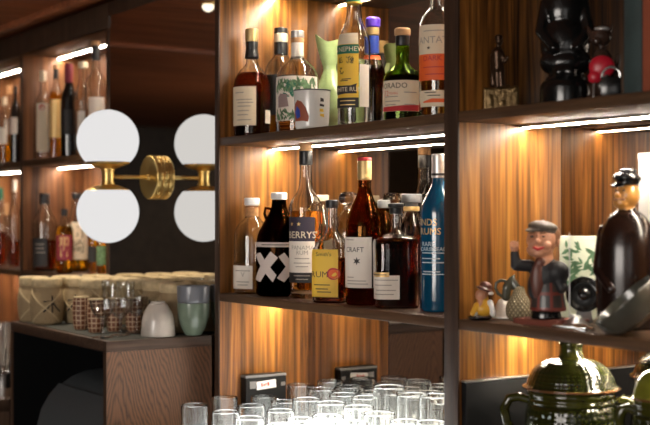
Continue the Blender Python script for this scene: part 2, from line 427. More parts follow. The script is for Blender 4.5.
# ------------------------------------------------------------------ bottles
def face_rot(X, Y): return math.atan2(-Y, -X) + PI / 2      # local -Y looks at the camera
class Surf:
    """radius of a turned body as a function of height and angle"""
    def __init__(s, prof, srot=0.0): s.p = prof; s.srot = srot
    def r(s, z):
        p = s.p
        for i in range(len(p) - 1):
            a, b = p[i], p[i + 1]
            if a[1] <= z <= b[1] and b[1] > a[1]:
                t = (z - a[1]) / (b[1] - a[1]); return a[0] + (b[0] - a[0]) * t, (a[2] if len(a) > 2 else 2)
        q = p[-1] if z > p[-1][1] else p[0]
        return q[0], (q[2] if len(q) > 2 else 2)
    def pt(s, phi, z, lift):
        r, ex = s.r(z); r = r * sect(phi + s.srot, ex) + lift
        return (r * math.cos(phi), r * math.sin(phi), z)
def patch(name, surf, a0, a1, z0, z1, mat, parent, lift=.0005, skew=0.0):
    bm = bmesh.new(); nu, nv = max(4, int(abs(a1 - a0) / .12)), 8
    uvl = bm.loops.layers.uv.verify()
    g = [[bm.verts.new(surf.pt(a0 + (a1 - a0) * i / nu, z0 + (z1 - z0) * j / nv + skew * (i / nu - .5), lift)) for i in range(nu + 1)] for j in range(nv + 1)]
    for j in range(nv):
        for i in range(nu):
            f = bm.faces.new((g[j][i], g[j][i + 1], g[j + 1][i + 1], g[j + 1][i]))
            for l, q in zip(f.loops, ((i, j), (i + 1, j), (i + 1, j + 1), (i, j + 1))): l[uvl].uv = (q[0] / nu, q[1] / nv)
    me = bpy.data.meshes.new(name); bm.to_mesh(me); bm.free()
    return link(name, me, mat, parent, 180)
def wrap(name, me, surf, phi, zc, mat, parent, lift=.001):
    r0 = max(surf.r(zc)[0], .004)
    for v in me.vertices:
        v.co = Vector(surf.pt(phi + v.co.x / r0, zc + v.co.y, lift))
    return link(name, me, mat, parent, 0)
def bottle(name, label, cat, cx, Y, base, prof, gl='clear', liquid=None, caps=(), labels=(), group=None, wall=1.2, fil=.009, seg=40, opaque=False, srot=0., handle=None, floor=2.0):
    """prof: outer outline [(half width px, y px[, section exponent])] upward; the first point stands on the shelf"""
    X = XatY(cx, Y); s = sc_at(cx, Y)
    root = empty(name, (X, Y, base), face_rot(X, Y), label, cat, group)
    Z = lambda y: (HOR - y) * s - base
    P = []
    for i, q in enumerate(prof):
        P.append((q[0] * s, 0.0 if i == 0 else max(Z(q[1]), .0025 * i), q[2] if len(q) > 2 else 2))
    surf = Surf(P, srot); w = wall * s
    outer = fillet([(0, 0)] + P, fil)
    if opaque:
        full = outer + [(0, P[-1][1])]
    else:
        inner = [(max(r - w, r * .5), z, e) for r, z, e in P[1:][::-1]]
        fl = max(.004, floor * s)
        inner += [(max(P[0][0] - w, .002), fl, P[0][2]), (0, fl)]
        full = outer + fillet(inner, fil * .8)
    bm_obj('body', lathe_bm(full, seg, srot=srot), gl, root, 50)
    if liquid and not opaque:
        lm, ly = liquid; zl = Z(ly); fl = max(.004, floor * s) - .0003
        lp = [(0, fl), (max(P[0][0] - w, .002) + .0003, fl, P[0][2])]
        for r, z, e in P[1:]:
            if fl + .001 < z < zl - .001: lp.append((max(r - w, r * .5) + .0003, z, e))
        rr, ex = surf.r(zl); lp.append((rr - w + .0003, zl, ex)); lp.append((0, zl))
        bm_obj('liquid', lathe_bm(fillet(lp, fil * .8), seg, srot=srot), lm, root, 50)
    for nm, mt, cp in caps:
        lathe(nm, [(h * s, Z(y)) for h, y in cp], mt, root, 28, .0012)
    for lb in labels:
        y0, y1 = lb['y']; zc0, zc1 = Z(y1), Z(y0)
        hw = surf.r((zc0 + zc1) / 2)[0] / s
        A = lambda x: -PI / 2 + math.asin(max(-1, min(1, (x - cx) / hw)))
        if 'a' in lb: a0, a1 = (-PI / 2 + math.radians(q) for q in lb['a'])
        else: a0, a1 = A(lb['x'][0]), A(lb['x'][1])
        lf = lb.get('lift', .0006)
        L = patch(lb.get('name', 'label'), surf, a0, a1, zc0, zc1, lb['m'], root, lf, lb.get('skew', 0) * s)
        if lb.get('label'): L['label'] = lb['label']
        for tx in lb.get('t', ()):
            st, x, y, size, mt = tx
            me = text_mesh(st, size * s * 1.35)
            wrap('lettering', me, surf, A(x), Z(y), mt, L, lf + .0005)
        bars = lb.get('bars')
        if bars:                                     # lines of print too small to read
            bm = bmesh.new(); ac = (a0 + a1) / 2; r = surf.r((zc0 + zc1) / 2)[0]
            rects = [((A(x0) - ac) * r, (A(x1) - ac) * r, Z(y) - .5 * s - (zc0 + zc1) / 2, Z(y) + .4 * s - (zc0 + zc1) / 2) for x0, x1, y in bars[1]]
            strips_into(bm, rects); me = bpy.data.meshes.new('print'); bm.to_mesh(me); bm.free()
            wrap('print_lines', me, surf, ac, (zc0 + zc1) / 2, bars[0], L, lf + .0004)
        for dq in lb.get('dots', ()):
            x, y, rp, mt, n = dq
            bm = bmesh.new()
            if n: star_into(bm, 0, 0, rp * s, n)
            else: bmesh.ops.create_circle(bm, cap_ends=True, segments=20, radius=rp * s)
            me = bpy.data.meshes.new('mark'); bm.to_mesh(me); bm.free()
            wrap('emblem', me, surf, A(x), Z(y), mt, L, lf + .0005 + (.0003 if n else 0))
        for mt, x0, x1, y0_, y1_, n, ln, nm in lb.get('leaves', ()):        # printed foliage
            bm = bmesh.new(); ac = (a0 + a1) / 2; r = surf.r((zc0 + zc1) / 2)[0]; rnd = random.Random(n * 7 + int(x0))
            for k in range(n):
                u, v = (A(rnd.uniform(x0, x1)) - ac) * r, Z(rnd.uniform(y0_, y1_)) - (zc0 + zc1) / 2
                an = rnd.uniform(-2.6, -.5); l_ = ln * s * rnd.uniform(.6, 1.2)
                vs = []
                for q, w_ in ((-1, 0), (-.4, .26), (.2, .28), (1, 0), (.2, -.28), (-.4, -.26)):
                    vs.append(bm.verts.new((u + l_ * (math.cos(an) * q - math.sin(an) * w_), v + l_ * (math.sin(an) * q + math.cos(an) * w_), k * 4e-6)))
                bm.faces.new(vs)
            me = bpy.data.meshes.new(nm); bm.to_mesh(me); bm.free()
            for vv in me.vertices: vv.co = Vector(surf.pt(ac + vv.co.x / r, (zc0 + zc1) / 2 + vv.co.y, lf + .0004 + vv.co.z))
            link(nm, me, mt, L, 0)
        for poly in lb.get('polys', ()):
            mt, pts, nm = poly
            bm = bmesh.new(); ac = (a0 + a1) / 2; r = surf.r((zc0 + zc1) / 2)[0]
            vs = [bm.verts.new(((A(x) - ac) * r, Z(y) - (zc0 + zc1) / 2, 0)) for x, y in pts]
            bm.faces.new(vs); bmesh.ops.triangulate(bm, faces=bm.faces[:]); bmesh.ops.subdivide_edges(bm, edges=bm.edges[:], cuts=6, use_grid_fill=True)
            me = bpy.data.meshes.new('mark'); bm.to_mesh(me); bm.free()
            wrap(nm, me, surf, ac, (zc0 + zc1) / 2, mt, L, lf + .0006)
    if handle:
        tube('handle', [((x - cx) * s, 0.0, Z(y)) for x, y in handle[0]], handle[1] * s, gl, root)
    return root

# ================================================================== THE SETTING
def struct(o): o['kind'] = 'structure'; return o
struct(box('floor', -7.5, 2.4, -3.6, 2.2, -1.45, -1.40, 'floor', None, 0))
struct(box('wall_back', -7.5, 2.4, 1.56, 1.70, -1.40, 1.2, 'plaster', None, 0))
bm = bmesh.new()
add_box(bm, -7.5, -.6, -3.7, -3.6, -1.4, 1.2); add_box(bm, 1.9, 2.4, -3.7, -3.6, -1.4, 1.2)
add_box(bm, -.6, 1.9, -3.7, -3.6, -1.4, -.5); add_box(bm, -.6, 1.9, -3.7, -3.6, .9, 1.2)
struct(bm_obj('wall_front', bm, 'backwood', None, 0))
bm = bmesh.new()
for a, b in ((-.6, -.55), (.63, .67), (1.85, 1.9)): add_box(bm, a, b, -3.68, -3.61, -.5, .9)
for a, b in ((-.5, -.45), (.85, .9)): add_box(bm, -.6, 1.9, -3.68, -3.61, a, b)
win2 = struct(bm_obj('fill_window', bm, 'edgewood', None, 0))  # added unseen window that lights the labels from the front
box('pane', -.6, 1.9, -3.66, -3.65, -.5, .9, 'window', win2, 0)
struct(box('wall_left', -7.6, -7.5, -3.7, 1.7, -1.40, 1.2, 'backwood', None, 0))
# right wall with a large window
wx0, wx1, wy0, wy1, wz0, wz1 = 2.3, 2.4, -2.6, -.9, -.45, .85
bm = bmesh.new()
add_box(bm, wx0, wx1, -3.6, wy0, -1.4, 1.2); add_box(bm, wx0, wx1, wy1, 1.56, -1.4, 1.2)
add_box(bm, wx0, wx1, wy0, wy1, -1.4, wz0); add_box(bm, wx0, wx1, wy0, wy1, wz1, 1.2)
struct(bm_obj('wall_right', bm, 'plaster', None, 0))
bm = bmesh.new()
for (a, b) in ((wy0, wy0 + .05), (wy1 - .05, wy1), ((wy0 + wy1) / 2 - .02, (wy0 + wy1) / 2 + .02)): add_box(bm, wx0 + .01, wx1 - .02, a, b, wz0, wz1)
for (a, b) in ((wz0, wz0 + .05), (wz1 - .05, wz1)): add_box(bm, wx0 + .01, wx1 - .02, wy0, wy1, a, b)
win = struct(bm_obj('window_1', bm, 'edgewood', None, 0))
box('pane', wx0 + .05, wx0 + .06, wy0, wy1, wz0, wz1, 'window_dim', win, 0)

# ceiling : red-brown boards over the bar, a batten and a strip along the wall
bm = bmesh.new()
for k in range(44):
    x0 = -7.5 + k * .16
    add_box(bm, x0, x0 + .157, -1.6, 1.56, .585, .61)
struct(bm_obj('ceiling', bm, 'ceil', None, 0))
struct(box('ceiling_1', -7.5, 2.4, -3.6, -1.6, 1.16, 1.2, 'plaster', None, 0))
struct(box('trim_1', -5.4, -2.44, 1.262, 1.30, .566, .586, 'ceil', None, .002))
struct(box('trim_2', -3.96, -3.90, .3, 1.262, .568, .586, 'ceil', None, .002))
# back-bar counter
for xa, xb, lb__ in ((-2.488, -.55, 'long dark counter below the shelving, covered with clear drinking glasses'), (-5.3, -3.13, 'dark counter at the lower left corner, left of the oak cabinet')):
    ct = empty('counter', (xa, .90, -1.40), 0, lb__, 'counter')
    box('counter_top', 0, xb - xa, 0, .655, CNT + 1.40 - .03, CNT + 1.40, 'edgewood', ct, .002)
    box('body', 0, xb - xa, .05, .655, 0, CNT + 1.40 - .03, 'edgewood', ct, .002)
lp_ = empty('added_glow_panel', (-2.27, 1.02, CNT), 0, 'added flat white glow panel under the clear glasses on the counter', 'light')  # added to give the glasses their white glow; real source unseen
box('frame', 0, .625, 0, .505, 0, .003, 'alu', lp_, .0005)
box('diffuser', .004, .621, .004, .501, .003, .0045, 'panelglow', lp_, 0)
# ------------------------------------------------------------------ shelving
def led(parent, x0, x1, z, lit=True, y=1.44):
    h = box('led_strip', x0, x1, y - .009, y + .009, z - .0035, z, 'alu', parent, .0005)
    box('diffuser', x0 + .002, x1 - .002, y - .006, y + .006, z - .0075, z - .0035, 'led' if lit else 'ledoff', h, .0005)
XL0, XL1 = -2.435, -2.4175      # left upright
XD0, XD1 = -1.629, -1.594       # divider
XR0, XR1 = -.777, -.742         # far right upright, outside the frame
MT = .010                        # mirror thickness
su = empty('shelving_unit', (XL0, FY, CNT), 0, 'tall dark walnut bottle shelving with two mirror-backed bays, right half of the photo', 'shelves')
def ub(name, x0, x1, y0, y1, z0, z1, mat, bev=.001):
    return box(name, x0 - XL0, x1 - XL0, y0 - FY, y1 - FY, z0 - CNT, z1 - CNT, mat, su, bev)
ubz = lambda z: z - CNT
ub('side_panel', XL0, XL1, FY + .002, MY, CNT, TOPB + .07, 'panel')
ub('side_panel', XD0, XD1, FY + .002, MY, CNT, TOPB + .07, 'panel')
ub('side_panel', XR0, XR1, FY + .002, MY, CNT, TOPB + .07, 'panel')
ub('edge_strip', XL0, XL1, FY - .002, FY + .002, CNT, TOPB + .07, 'edgewood', .0006)
ub('edge_strip', XD0 - .0005, XD1 + .0005, FY - .002, FY + .002, CNT, TOPB + .07, 'edgewood', .0006)
ub('edge_strip', XR0, XR1, FY - .002, FY + .002, CNT, TOPB + .07, 'edgewood', .0006)
for (a, b) in ((XL1, XD0), (XD1, XR0)):
    ub('shelf', a, b, FY, MY, S1B, S1T, 'shelfwood')
    ub('shelf', a, b, FY, MY, S2B, S2T, 'shelfwood')
    ub('top_panel', a, b, FY, MY, TOPB, TOPB + .02, 'shelfwood')
    mz = (((CNT, S2B), (S2T, S1B), (S1T, TOPB)))
    for z0, z1 in mz: ub('mirror', a, b, MY, MY + MT, z0, z1, 'mirror', 0)
def uled(x0, x1, z, lit=True):
    h = ub('led_strip', x0, x1, 1.431, 1.449, z - .0045, z, 'alu', .0005)
    d = ub('diffuser', x0 + .002, x1 - .002, 1.4350, 1.4450, z - .0058, z - .0045, 'led' if lit else 'ledoff', .0005)
    d.parent = h; d['label'] = 'glowing light strip'
uled(XL1, XD0, TOPB); uled(XL1, XD0, S1B); uled(XL1, XD0, S2B)
uled(XD1, XR0, S1B); uled(XD1, XR0, S2B)

# far left unit, same make, farther along the wall
A0, A1, A2 = -3.765 - .009, -3.765 + .009, -3.10
lu = empty('shelving_unit', (A2, LY, CNT), 0, 'out-of-focus bottle shelving beyond the globe lamp, left edge of the photo', 'shelves')
def lb_(name, x0, x1, y0, y1, z0, z1, mat, bev=.001, par=None):
    return box(name, x0 - A2, x1 - A2, y0 - LY, y1 - LY, z0 - CNT, z1 - CNT, mat, par or lu, bev)
LMY = LY + .2
for (a, b) in ((A2 - .004, A2 + .013), (A0, A1), (-4.45, -4.432)):
    lb_('side_panel', a, b, LY + .002, LMY, CNT, .50, 'panel_red')
    lb_('edge_strip', a, b, LY - .002, LY + .002, CNT, .50, 'edgewood', .0006)
for (a, b) in ((A1, A2 - .004), (-4.432, A0)):
    lb_('shelf', a, b, LY, LMY, S1B, S1T, 'shelfwood'); lb_('shelf', a, b, LY, LMY, S2B, S2T, 'shelfwood')
    lb_('top_panel', a, b, LY, LMY, .50, .52, 'shelfwood')
    lb_('back_panel', a, b, LMY, LMY + .01, CNT, .50, 'panel_red', 0)
    for z in (.50, S1B, S2B):
        h = lb_('led_strip', a, b, 1.441, 1.459, z - .0045, z, 'alu', .0005)
        d = lb_('diffuser', a + .002, b - .002, 1.4450, 1.4550, z - .0058, z - .0045, 'led_far', .0003); d.parent = h
lb_('header', -4.45, A2 + .013, LY - .004, LY + .012, .50, .566, 'edgewood')

# wall mirror between the two units and the trim above it
struct(box('trim_3', A2 + .013, XL0, LY - .004, LY + .012, .530, .566, 'edgewood', None, .001))
wm = box('wall_mirror', A2 + .013, XL0 - .0005, LM, LM + .008, CNT, .530, 'mirror2', None, 0)
tag(wm, 'tall dark wall mirror behind the brass globe lamp and the cabinet', 'mirror')

# small spotlight under the ceiling, seen in the mirror
dl = empty('ceiling_light', (-3.04, 1.06, .5848), 0, 'small round ceiling light seen as a pale disc atop the mirror', 'light')
lathe('housing', [(.022, -.006), (.022, 0)], 'brass', dl, 24)
lathe('bulb', [(.004, -.026), (.013, -.021), (.017, -.013), (.015, -.006)], 'downlight', dl, 24, .003)

# ------------------------------------------------------------------ sconce
SX, SZ = -2.795, .0945
sco = empty('wall_lamp', (SX, LM, SZ), 0, 'brass wall lamp with two opal globes mounted on the dark mirror', 'lamp')
def ylathe(name, prof, mat, y_is_axis=True, fil=.001, parent=sco, seg=48):
    p = list(prof); p = [(0, p[0][1])] + p + [(0, p[-1][1])]
    bm = lathe_bm(fillet(p, fil), seg)
    bmesh.ops.rotate(bm, verts=bm.verts[:], cent=(0, 0, 0), matrix=Matrix.Rotation(PI / 2, 3, 'X'))  # z -> -y
    return bm_obj(name, bm, mat, parent, 35)
bp = ylathe('backplate', [(.0535, 0), (.0535, .006), (.050, .0065), (.050, .008), (.0535, .0085), (.0535, .0215), (.0515, .0235)], 'brass')
for k in range(4):
    a = PI / 4 + k * PI / 2
    lathe('screw', [(.003, -.003), (.003, .003)], 'brass', bp, 12, .0008, off=(.0545 * math.cos(a), -.014, .0545 * math.sin(a)))
ylathe('arm', [(.0045, .022), (.0045, .125)], 'brass')
ylathe('boss', [(.008, .0235), (.006, .028)], 'brass')
GY = 1.2007 - LM
lathe('joint', [(.012, -.019), (.0165, -.0185), (.0165, -.0135), (.0145, -.013), (.0145, .013), (.0165, .0135), (.0165, .0185), (.012, .019)], 'brass', sco, 36, .0006, off=(0, GY, 0))
for sgn, dz in ((1, .0865), (-1, -.0850)):
    zc = dz
    pr = []
    R_ = .074; cut = .0515
    for k in range(26):
        a = -math.acos(cut / R_) + 0
        th = PI * k / 25
    pts = [(R_ * math.sin(math.pi * k / 40), R_ * math.cos(math.pi * k / 40)) for k in range(41)]
    pts = [p for p in pts if p[1] > -cut * 1.02][::-1]
    prof = [(x, zc + sgn * z) for x, z in pts]
    g = lathe('globe', prof, 'globe', sco, 48, .0001, off=(0, GY, 0)); g['label'] = 'opal glass globe, ' + ('upper' if sgn > 0 else 'lower')
    rc = math.sqrt(R_ ** 2 - cut ** 2)
    cup = [(.012, sgn * .018), (.018, sgn * .019), (.034, sgn * .024), (rc - .004, sgn * .030), (rc + .0015, zc - sgn * (cut - .002)), (rc - .001, zc - sgn * (cut - .002))]
    lathe('cup', cup, 'brass', sco, 48, .003, off=(0, GY, 0))

# ------------------------------------------------------------------ cabinet with the cups
CX0, CX1, CY0, CY1 = -3.112, -2.50, 1.07, 1.325
CB0, CSH = -1.40, -.60
cab = empty('cabinet', (CX0, CY0, CB0), 0, 'open-fronted brown oak cabinet with burlap jars and cups on top', 'cabinet')
cb = lambda name, x0, x1, y0, y1, z0, z1, m, bev=.001: box(name, x0 - CX0, x1 - CX0, y0 - CY0, y1 - CY0, z0 - CB0, z1 - CB0, m, cab, bev)
cb('top', CX0, CX1, CY0, CY1, CAB - .0235, CAB, 'oakslab', .0015)
cb('side_panel', CX1 - .008, CX1, CY0 + .001, CY1, CB0, CAB - .0235, 'oak', 0)
cb('shade_liner', CX1 - .016, CX1 - .008, CY0 + .003, CY1, CB0, CAB - .0235, 'black', 0)  # added black sheet: shade of the open inside put into colour
cb('edge_strip', CX1 - .016, CX1 - .0005, CY0, CY0 + .003, CB0, CAB - .0235, 'edgewood', .0005)
cb('side_panel', CX0, CX0 + .016, CY0 + .003, CY1, CB0, CAB - .0235, 'black', 0)
cb('edge_strip', CX0, CX0 + .016, CY0, CY0 + .003, CB0, CAB - .0235, 'edgewood', .0005)
cb('back_panel', CX0 + .016, CX1 - .016, CY1 - .01, CY1, CB0, CAB - .0235, 'black', 0)  # inner panels and shelf coloured black for the shade in there
cb('shade_liner', CX0 + .016, CX1 - .016, CY0 + .004, CY1 - .01, CAB - .0265, CAB - .0235, 'black', 0)
cb('shelf', CX0 + .016, CX1 - .016, CY0 + .004, CY1 - .01, CSH - .018, CSH, 'black', 0)
mt_ = box('bar_mat', CX0 + .02, CX1 - .012, CY0 + .014, CY1 - .005, CAB, CAB + .0012, 'rubber', None, .0004)
tag(mt_, 'thin dark rubber mat on the cabinet under the cups', 'mat')
# round-topped bin standing inside
bx0, bx1 = -2.955, CX1 - .03
by = lambda yy: yy - CY0
pf = [(.002, 0), (.002, .09), (.012, .125), (.032, .158), (.060, .185), (.088, .202), (.12, .212), (.16, .215), (.2, .215), (.2, 0)]
bb = empty('storage_bin', (bx0, CY0 + .016, CSH), 0, 'black round-topped bin standing inside the oak cabinet', 'bin')
prism('body', [(a, b) for a, b in pf], 0, bx1 - bx0, 'binblack', bb, 'X', .002, 40)
lid = []
lid += [(-.005, .012), (-.005, .091), (.005, .128), (.026, .162), (.051, .1875), (.058, .183), (.032, .157), (.012, .125), (.002, .09), (.002, .012)]
prism('flap', lid, .006, bx1 - bx0 - .006, 'binblack', bb, 'X', .001, 40)

# jars wrapped in burlap
def make_jar():
    j = empty('burlap_jar', (0, 0, 0))
    pf = [(.033, 0), (.0395, .006), (.0432, .035), (.0435, .060), (.041, .080), (.036, .091), (.0345, .095)]
    body = lathe('body', pf, 'burlap', j, 36, .006)
    tp = [(.0345, .094), (.0385, .096), (.0400, .099), (.0395, .112), (.037, .1165), (.02, .1175)]
    lathe('cloth_cover', tp, 'burlaptop', j, 36, .003)
    sf = Surf([(q[0], q[1]) for q in pf])
    for ob_ in list(j.children):
        for v in ob_.data.vertices:
            a_ = math.atan2(v.co.y, v.co.x); r_ = math.hypot(v.co.x, v.co.y)
            if r_ > .02:
                k_ = 1 + .016 * math.sin(a_ * 11 + v.co.z * 60) * math.sin(v.co.z * 45 + 1) + .012 * math.sin(a_ * 17 - v.co.z * 90)
                v.co.x *= k_; v.co.y *= k_
    bmr = tube_bm([(.0375 * math.cos(2 * PI * k / 32), .0375 * math.sin(2 * PI * k / 32), .0955) for k in range(32)], .0016, 8, True)
    bm_obj('string', bmr, 'twine', j, 60)
    for d in (1, -1):
        pts = []
        for k in range(17):
            t = k / 16; ph = -PI / 2 + d * (-1.3 + 2.3 * t); z = .090 - .082 * t
            pts.append(sf.pt(ph, z, .001))
        tube('string', pts, .0017, 'twine', j, 6)
    wrap('lettering', text_mesh('木', .052), sf, -PI / 2 + .42, .046, 'ink', j, .0012)
    return j
jr = face_rot(-3, 1.15)
jars = [(-3.066, 1.115, .0, 'burlap jar at the far front corner of the cabinet, half hidden'),
        (-2.970, 1.114, -.1, 'burlap wrapped jar with a dark tree-like mark, in front on the cabinet'),
        (-3.062, 1.199, .5, 'burlap jar in the second row, straight behind the front pair'),
        (-2.967, 1.199, -.7, 'burlap jar in the second row, behind the patterned cups'),
        (-2.874, 1.199, 1.1, 'burlap jar in the second row, nearest to the globe lamp'),
        (-3.062, 1.2825, 0, None), (-2.969, 1.2825, .4, None), (-2.876, 1.2825, 2, None), (-2.783, 1.2825, 1, None), (-2.690, 1.2825, -1, None), (-2.597, 1.2825, 2.5, None)]
j0 = make_jar()
for i, (x, y, a, lb) in enumerate(jars):
    o = j0 if i == 0 else copy_tree(j0)
    o.location = (x, y, CAB + .0012); o.rotation_euler = (0, 0, jr + a); o.scale = (.94, .94, .98)
    tag(o, lb or 'burlap jar of the back row against the mirror, mostly hidden', 'jar', 'burlap jars on the cabinet')

# patterned brown tumblers
def make_bead():
    c = empty('patterned_cup', (0, 0, 0))
    prof = [(0, 0), (.015, 0), (.0185, .012), (.0205, .040), (.0195, .066), (.018, .0755), (.0168, .0755), (.018, .06), (.0185, .04), (.0165, .012), (0, .006)]
    bm_obj('body', lathe_bm(fillet(prof, .003), 30), 'bead', c, 45)
    lathe('rim', [(.0172, .0745), (.0186, .0750), (.0186, .0775), (.0172, .0780)], 'burlaptop', c, 30, .0006)
    return c
bd = [(81, 1.13, 'brown cup with woven cream pattern, nearest to the burlap jars'), (95.5, 1.128, 'brown woven-pattern cup, second from the burlap jars'),
      (114, 1.175, 'brown woven-pattern cup between two goblet stems'), (134, 1.218, 'brown woven-pattern cup closest to the grey upturned cup')]
b0 = make_bead()
for i, (px, Y, lb) in enumerate(bd):
    o = b0 if i == 0 else copy_tree(b0)
    o.location = (XatY(px, Y), Y, CAB + .0012); o.rotation_euler = (0, 0, i * .7)
    tag(o, lb, 'cup', 'patterned brown cups on the cabinet')
# small stemmed glasses
def make_goblet(h=.085, rim=.031, bowl=.048):
    g = empty('stemmed_glass', (0, 0, 0))
    b = h - bowl
    lathe('foot', [(.024, 0), (.024, .0015), (.006, .004), (.003, .007)], 'clear', g, 32, .002)
    lathe('stem', [(.003, .0065), (.0026, b * .6), (.0045, b * .75), (.003, b - .003)], 'clear', g, 20, .002)
    p = [(0, b - .004), (.008, b - .001), (.020, b + bowl * .25), (rim * .93, b + bowl * .6), (rim, h), (rim - .0012, h), (rim * .93 - .0014, b + bowl * .6), (.0185, b + bowl * .27), (.006, b + .003), (0, b + .002)]
    bm_obj('bowl', lathe_bm(fillet(p, .004), 36), 'clear', g, 50)
    return g
gl = [(102.5, 1.092, 'small clear stemmed glass in front of the two left brown cups', 0), (120, 1.145, 'small clear stemmed glass in front, middle of the three by the cabinet corner', 0),
      (136, 1.200, 'small clear stemmed glass next to the grey upturned cup', 0)]
g0 = make_goblet(.083, .0285, .042); g1 = make_goblet(.112, .0215, .06)
for i, (px, Y, lb, k) in enumerate(gl):
    o = g0 if i == 0 else copy_tree(g0)
    o.location = (XatY(px, Y), Y, CAB + .0012); tag(o, lb, 'glass', 'stemmed glasses on the cabinet')
for i, (x_, y_, lb) in enumerate(((-2.812, 1.214, 'taller clear stemmed glass behind the patterned cups, far one'), (-2.736, 1.221, 'taller clear stemmed glass behind the patterned cups, nearer the mirror'))):
    o = g1 if i == 0 else copy_tree(g1)
    o.location = (x_, y_, CAB + .0012)
    tag(o, lb, 'glass', 'taller stemmed glasses on the cabinet')
for o in C.objects:
    if o.name.split('.')[0] in ('bowl', 'stem', 'foot') and o.parent and o.parent.name.startswith('stemmed_glass'):
        o.data.materials.clear(); o.data.materials.append(M['thin'])

def cup_profile(h, rt, rb, w=.003, foot=True):
    return [(0, 0), (rb * .9, 0), (rb, .002), (rb + (rt - rb) * .55, h * .25), (rb + (rt - rb) * .85, h * .5), (rt, h), (rt - w, h), (rb + (rt - rb) * .85 - w, h * .5), (rb + (rt - rb) * .5 - w, h * .25), (0, .006)]
c = empty('cup', (-2.545, 1.2136, CAB + .0012), 0, 'warm grey ceramic cup turned upside down at the cabinet edge', 'cup')
pr = cup_profile(.072, .0385, .021)
bm = lathe_bm(fillet(pr, .004), 40)
for v in bm.verts: v.co.z = .072 - v.co.z
bm_obj('body', bm, 'greycup', c, 50)
lathe('foot_ring', [(.012, .071), (.0165, .0715), (.0165, .077), (.0125, .077)], 'greycup', c, 30, .001)
gcl = (-2.518, 1.288, CAB + .0012)
c = empty('cup', gcl, 0, 'sage green ceramic cup under the blue-grey one', 'cup')
bm_obj('body', lathe_bm(fillet([(0, 0), (.017, 0), (.019, .002), (.028, .018), (.034, .040), (.0365, .073), (.0335, .073), (.031, .040), (.025, .018), (0, .006)], .004), 40), 'greencup', c, 50)
c = empty('cup', (gcl[0], gcl[1], gcl[2] + .045), 0, 'blue-grey ceramic cup stacked inside the sage green cup', 'cup')
bm_obj('body', lathe_bm(fillet([(0, 0), (.014, 0), (.022, .006), (.0285, .022), (.0355, .030), (.0365, .036), (.0372, .066), (.0348, .066), (.033, .034), (.02, .012), (0, .008)], .003), 40), 'bluegrey', c, 50)
lathe('inside', [(.0205, .0125), (.0325, .034), (.0340, .060), (.0335, .0605), (.031, .034), (.019, .0135)], 'cupinside', c, 40, .001)  # inner wall coloured darker than the outside

# stuff at the extreme left, out of focus
for i, (px, Y, h, r, lb) in enumerate(((3, 1.20, .16, .028, 'tall clear glass at the left edge of the photo, left of the cabinet'), (11, 1.26, .13, .022, 'clear tapered glass beside the cabinet, under the far shelves'))):
    o = empty('drinking_glass', (XatY(px, Y) - .02 * i, Y, CNT), 0, lb, 'glass', 'glasses left of the cabinet')
    p = [(0, 0), (r * .8, 0), (r, h), (r - .0015, h), (r * .8 - .002, .012), (0, .01)]
    bm_obj('body', lathe_bm(fillet(p, .002), 32), 'clear', o, 50)
o = empty('stirrer_cup', (XatY(5, 1.09), 1.09, CNT), 0, 'small steel cup of bar tools at the lower left corner of the photo', 'cup')
lathe('body', [(.028, 0), (.034, .06), (.032, .06), (.027, .004)], 'chrome', o, 32)
tl = []
for k in range(5):
    a = -1.0 + k * .55
    t = tube('bar_spoon', [(XatY(5, 1.09) + .01 * math.cos(a), 1.09 + .01 * math.sin(a), CNT + .006), (XatY(5, 1.09) + .05 * math.cos(a), 1.09 + .03 * math.sin(a), CNT + .115 + .012 * k)], .002, 'chrome', None, 8)
    tag(t, 'thin steel bar spoon standing in the small steel cup', 'spoon', 'bar spoons in the steel cup')

# ================================================================== BOTTLES, MIDDLE BAY, LOWER SHELF
caplist = lambda nm, m, *pts: (nm, m, pts)
bottle('spirit_bottle', 'clear round-shouldered bottle with a white stopper and copper neck, by the left upright', 'bottle', 252, 1.356, S2T,
       [(17.5, 292), (18.5, 287), (18.5, 241), (17.9, 232), (14.8, 225), (9, 219.5), (6.2, 217), (6.0, 206), (6.8, 205), (6.8, 203)], 'clear', ('water', 262),
       [caplist('neck_band', 'cork', (6.4, 217), (6.3, 207.5)), caplist('stopper', 'white', (6.8, 205.5), (7.6, 205), (7.6, 198.5), (7, 198))],
       [dict(x=(233.6, 252.5), y=(265, 288), m='paper', t=[('V', 243, 274, 5, 'greyink')], bars=('greyink', [(236, 250, 270), (237, 249, 281), (238, 248, 284)]))])
bottle('growler_bottle', 'dark brown growler with two white crosses and a white cap', 'bottle', 279, 1.366, S2T,
       [(20, 297), (23, 293), (23, 243), (21, 233), (14, 220), (8.5, 210), (7.2, 203), (7.2, 194)], 'darkglass', ('darkliq', 236),
       [caplist('cap', 'white', (8, 199.5), (8.2, 199), (8.2, 193.5), (7.4, 192.5))],
       [dict(name='paint_stripe', x=(257, 301), y=(242, 246.5), m='pinkwhite', bars=('blacklab', [(262, 296, 244.3)])),
        dict(name='painted_cross', x=(262, 263), y=(262, 263), m='pinkwhite',
             polys=[('pinkwhite', [(256.6, 254), (261, 252), (276.5, 274), (273, 281)], 'cross_stroke'), ('pinkwhite', [(256.4, 279), (271, 251), (278, 257), (261, 281)], 'cross_stroke'),
                    ('pinkwhite', [(278.5, 256), (284, 252), (300, 277), (295, 281)], 'cross_stroke'), ('pinkwhite', [(277, 277), (295, 251), (300, 257), (284, 281)], 'cross_stroke')])],
       handle=([(271.5, 209), (265.5, 208), (264.5, 214), (267.5, 222)], 1.6))
